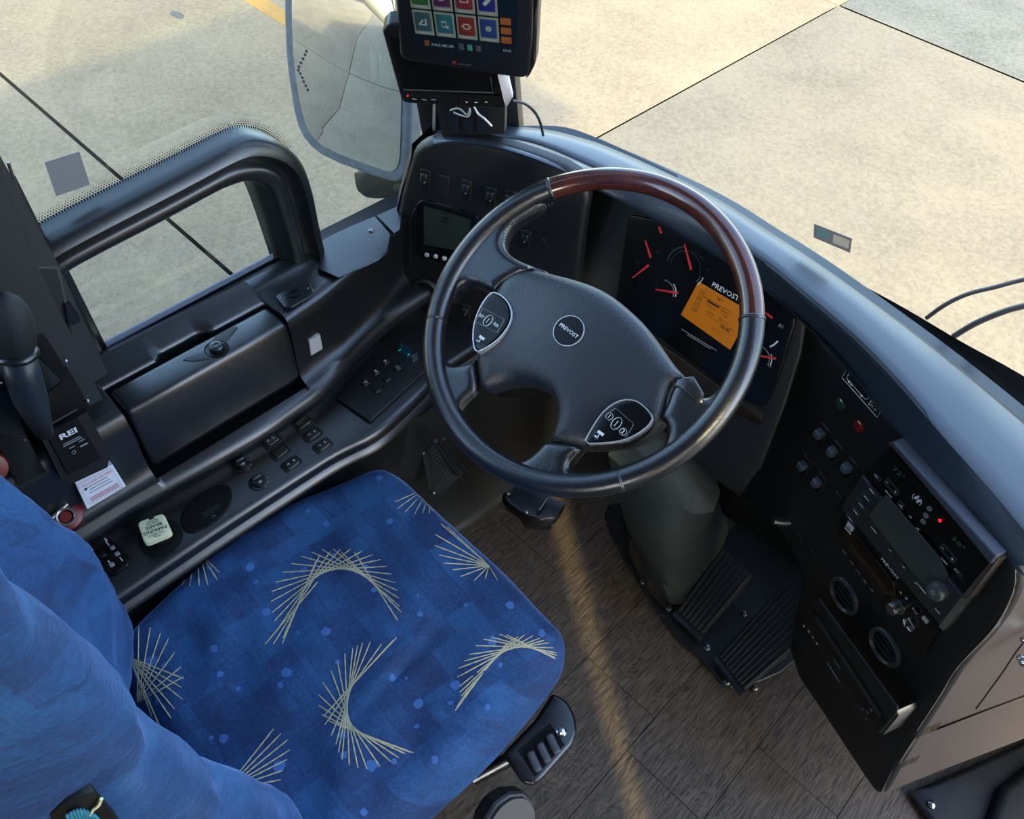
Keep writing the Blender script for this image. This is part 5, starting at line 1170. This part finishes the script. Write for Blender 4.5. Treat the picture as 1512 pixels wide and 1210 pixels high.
for r in range(4):
    for c in range(4):
        cx_, cy_ = TW*(c+.5), TH*(r+.5)
        k = dome('app_tile', TG, rect(cx_, cy_, TW*.9, TH*.92, .001), mat('tile_frame', '6a7266', .4, emit=.03), scr, h0=.0012, h1=.0016, w=.0003)
        dome('app_tile_face', TG, rect(cx_, cy_+TH*.05, TW*.74, TH*.70, .002), mat('tile_%s' % cols[r][c], cols[r][c], .4, emit=.03), scr, h0=.0017, h1=.0021, w=.0002)
        IC = {(0, 0): [(-.003, -.001, .012, .003, .9), (.005, 0, .003, .012, 0), (0, -.005, .012, .002, 0)], (0, 1): [(-.001, 0, .008, .011, 0), (.004, -.005, .005, .004, 0)], (0, 2): [(0, .0, .010, .010, 0), (-.007, 0, .002, .003, 0), (.007, 0, .002, .003, 0)], (0, 3): [(0, 0, .008, .008, .78), (0, 0, .008, .008, 0)],
              (1, 0): [(0, 0, .012, .002, .6)], (1, 1): [(-.001, 0, .008, .012, 0)], (1, 2): [(0, 0, .014, .010, 0)], (1, 3): [(0, 0, .006, .014, -.7)]}.get((r, c), [(0, 0, .008, .008, 0)])
        q = TG.at(cx_, cy_+TH*.05)
        s_ = TW/.036
        bars(q, [(a*s_, b*s_, w*s_, t*s_, z) for a, b, w, t, z in IC], mat('tile_icon', '8a9690', .4, emit=.03), scr, h=.0024)
        if (r, c) in ((0, 1), (0, 2), (1, 2), (1, 1)): bars(q, [(a*s_, b*s_, w*s_*.72, t*s_*.6, z) for a, b, w, t, z in IC[:1]], MT['tile_%s' % cols[r][c]], scr, h=.0027)
        bars(TG, [(cx_, cy_-TH*.38, TW*.6, TH*.035, 0)], GRYP, scr, h=.0018)
for i in range(3): dome('side_button_tile', TG, rect(TW*4.28, TH*(.16+.36*i), TW*.46, TH*.24, .001), mat('orange_tile', '7a4418', .4, emit=.05), scr, h0=.0012, h1=.0016, w=.0002)
text(TG, TW*1.28, -TH*.32, 'DALE KELLER', .0055, GRYP, scr, h=.0018, bold=.02); text(TG, TW*4.28, -TH*.24, '10:46', .0058, GRYP, scr, h=.0018)
for t_, M_ in ((.52, mat('orange_dim', '6a3c1c', .4)), (2.55, mat('green_dim', '2a6a50', .4, emit=.2)), (2.15, MT['dim_print']), (2.95, MT['dim_print'])): dome('status_icon', TG, rect(TW*t_, -TH*.30, TW*.22, TH*.22, .001), M_, scr, h0=.0012, h1=.0016, w=.0002)
q = tbf.l(683, 94, .001); text(TG, TW*2.25, -TH*1.02, 'saucon', .0068, GREYC, tab, h=.001); dome('brand_mark', TG, rect(TW*1.7, -TH*1.02, .006, .005, .001), REDK, tab, h0=.0004, h1=.001, w=.0002)
mnf = yt(40, -26, Y(655, 120, .80))
mon = thing('camera_monitor', 'black rear camera monitor with a button row and red lamp behind the tablet', 'monitor', mnf.w(0, 0, -.01))
dpx('monitor_case', mnf, [(564, 47), (573, 36), (600, 36), (640, 44), (742, 62), (752, 120), (745, 160), (738, 161), (598, 153), (592, 148)], PLS, mon, top=0, w=.004, base=-.022, r=.004)
dpx('monitor_screen', mnf, [(575, 56), (738, 78), (730, 135), (597, 132)], SCRB, mon, top=.0012, w=.0006)
tube('screen_edge', [mnf.w(*mnf.l(u, v, .002), .002) for u, v in ((596, 132.5), (728, 137), (724, 114))], .0009, GREYC, mon, n=6)
dpx('button_bar', mnf, [(592, 138), (648, 141), (650, 155), (600, 152)], PLM, mon, top=.003, w=.001)
dpx('button_bar', mnf, [(677, 140), (742, 143), (738, 160), (680, 156)], PLM, mon, top=.003, w=.001)
a, b = mnf.l(602, 142, .004); lathe('lamp', mnf, a, b, [(.0014, .003), (.0012, .0044), (0, .0046)], LEDR, mon, n=10)
bars(mnf, [(*mnf.l(u, v, .0045), w_, .0011, .0) for u, v, w_ in ((612, 147, .007), (626, 148, .007), (640, 148, .007), (703, 152, .005))], WHT, mon, h=.004)
for u, v, s_ in ((689, 151, 'v'), (718, 152, '^')): text(mnf, *mnf.l(u, v, .0045), s_, .010, WHT, mon, h=.004, bold=.02)
dpx('paper_tag', mnf, [(735, 113), (750, 114), (757, 144), (748, 159), (744, 150)], LABEL, mon, top=.004, w=.0008, base=-.004)
mb = thing('monitor_bracket', 'dark bracket block holding the monitors on the dash top', 'bracket', Z(680, 185, .95))
KB = yt(35, 0, Y(690, 175, .90))
dpx('bracket_block', KB, [(640, 140), (745, 150), (744, 200), (652, 205)], PLM, mb, top=0, w=.006, base=-.03, label=None)
for x in (668, 690, 712): dpx('bracket_post', KB, [(x-8, 150), (x+8, 150), (x+8, 200), (x-8, 200)], PLS, mb, top=.01, w=.006)
tube('post_arm', [tbf.w(0, -.02, -.02), tbf.w(0, -.02, -.07), KB.w(0, .02, -.01)], .012, PLS, mb, n=12)
tube('post_arm', [mnf.w(.0, 0, -.02), KB.w(0, .0, -.01)], .012, PLS, mb, n=12)
def cable(lab, pts, r, M):
    o = tube('cable', rs(pts, 24), r, M, n=8); tag(o, lab, 'cable'); return o
cable('thin white cable hanging under the monitor button bar', [Y(700, 158, .86), Y(706, 168, .865), Y(716, 176, .87), Y(726, 186, .88)], .0018, mat('white_cable', 'c8cac8', .4))
cable('black cable looping from the monitor to the dash top', [Y(757, 149, .86), Y(775, 153, .88), Y(790, 166, .90), Y(798, 182, .92), Y(802, 200, .93)], .0024, mat('black_cable', '2c3034', .25))
cable('coiled clear wire tangled beneath the monitor buttons', [Y(665, 163, .86), Y(676, 160, .86), Y(684, 165, .86), Y(690, 170, .862), Y(694, 160, .86), Y(692, 172, .86), Y(680, 170, .86), Y(670, 166, .86)], .0015, mat('clear_wire', 'a0a4a4', .3))

# ================================================================== OUTSIDE
MX = Y(520, 140, 1.0); mt_ = np.array([-2.74, -4.22, G]); di = Y(520, 108, 1.0)-CAM; di /= np.linalg.norm(di); do = mt_-Y(520, 108, 1.0); do /= np.linalg.norm(do); mn = do-di; mn /= np.linalg.norm(mn)
MYAW = math.degrees(math.atan2(mn[0], -mn[1])); MTILT = math.degrees(math.asin(mn[2])); print('mirror', MYAW, MTILT)
MF = yt(MYAW, MTILT, MX)
mr = thing('side_mirror', 'large grey-framed exterior mirror reflecting the concrete yard', 'mirror', MF.w(0, 0, -.04))
mo = [(416, -80), (418, 60), (424, 120), (434, 180), (450, 212), (480, 236), (560, 266), (588, 272), (600, 262), (604, 230), (606, 120), (604, -80)]
dpx('mirror_housing', MF, mo, MIRB, mr, top=0, w=.012, base=-.05, ch=1, step=.03)
dpx('mirror_surface', MF, [(430, -80), (431, 60), (437, 120), (447, 172), (458, 200), (484, 222), (560, 250), (578, 255), (588, 246), (591, 225), (593, 120), (592, -80)], MIRG, mr, top=.003, w=.0005, ch=1)
dots_ = []
for (u, v) in [(452, 76), (450, 81), (447, 87), (444, 93), (441, 99), (440, 104), (443, 109), (446, 115), (448, 121), (451, 127), (454, 133)]:
    q = MF.l(u, v, .004); dots_.append(([MF.w(q[0]+.0035*math.cos(k*math.pi/4), q[1]+.0035*math.sin(k*math.pi/4), .0036) for k in range(8)], [tuple(range(8))]))
multi('heater_mark', dots_, mat('mirror_print', '3a3c3e', .5), mr, smooth=False)
dpx('mirror_foot', MF, [(518, 252), (524, 280), (532, 292), (560, 297), (600, 288), (606, 250)], PLM, mr, top=-.03, w=.01, base=-.08, ch=1)
tube('mirror_arm', [MF.w(*MF.l(604, -60, -.03), -.03), MF.w(*MF.l(605, 120, -.03), -.03), MF.w(*MF.l(604, 240, -.035), -.035)], [.018, .018, .016], PLM, mr, n=14)
MIRROR_ARM2 = tube('mirror_support', [MF.w(*MF.l(590, 275, -.05), -.05), np.array([-1.09, 1.0, .72])], .02, PLM, mr, n=12)
for lab, pts in (('upper wiper arm crossing the windscreen at right', [(1368, 470), (1396, 450), (1430, 434), (1470, 424), (1512, 413), (1640, 385)]), ('lower wiper arm crossing the windscreen at right', [(1408, 497), (1440, 478), (1475, 463), (1512, 452), (1640, 425)])):
    o = tube('wiper_arm', rs([Y(u, v, 1.32) for u, v in pts], 30), .0055 if 'lower' in lab else .004, mat('wiper_grey', '4d4c50', .4), n=8); tag(o, lab, 'wiper', 'windscreen wiper arms')
sf = yt(13, -10, Y(1230, 350, 1.145)); o = dpx('windscreen_sticker', sf, [(1202, 331), (1258, 353), (1255, 374), (1201, 351)], STK, top=0, w=.0004, base=-.001)
wst = tag(o, 'small grey two-part sticker low on the windscreen', 'sticker')
OFF[o.name] = np.array(o.location)
P_ = sf.pts([(1206, 337), (1224, 344), (1223, 355), (1205, 349)], .001); 
dome('sticker_print', sf, P_, mat('teal_print', '5f8688', .5), o, h0=.0003, h1=.001, w=.0002)
P_ = sf.pts([(1230, 347), (1254, 356), (1252, 368), (1229, 359)], .001); dome('sticker_print', sf, P_, mat('light_print', 'b8b4a8', .5), o, h0=.0003, h1=.001, w=.0002)
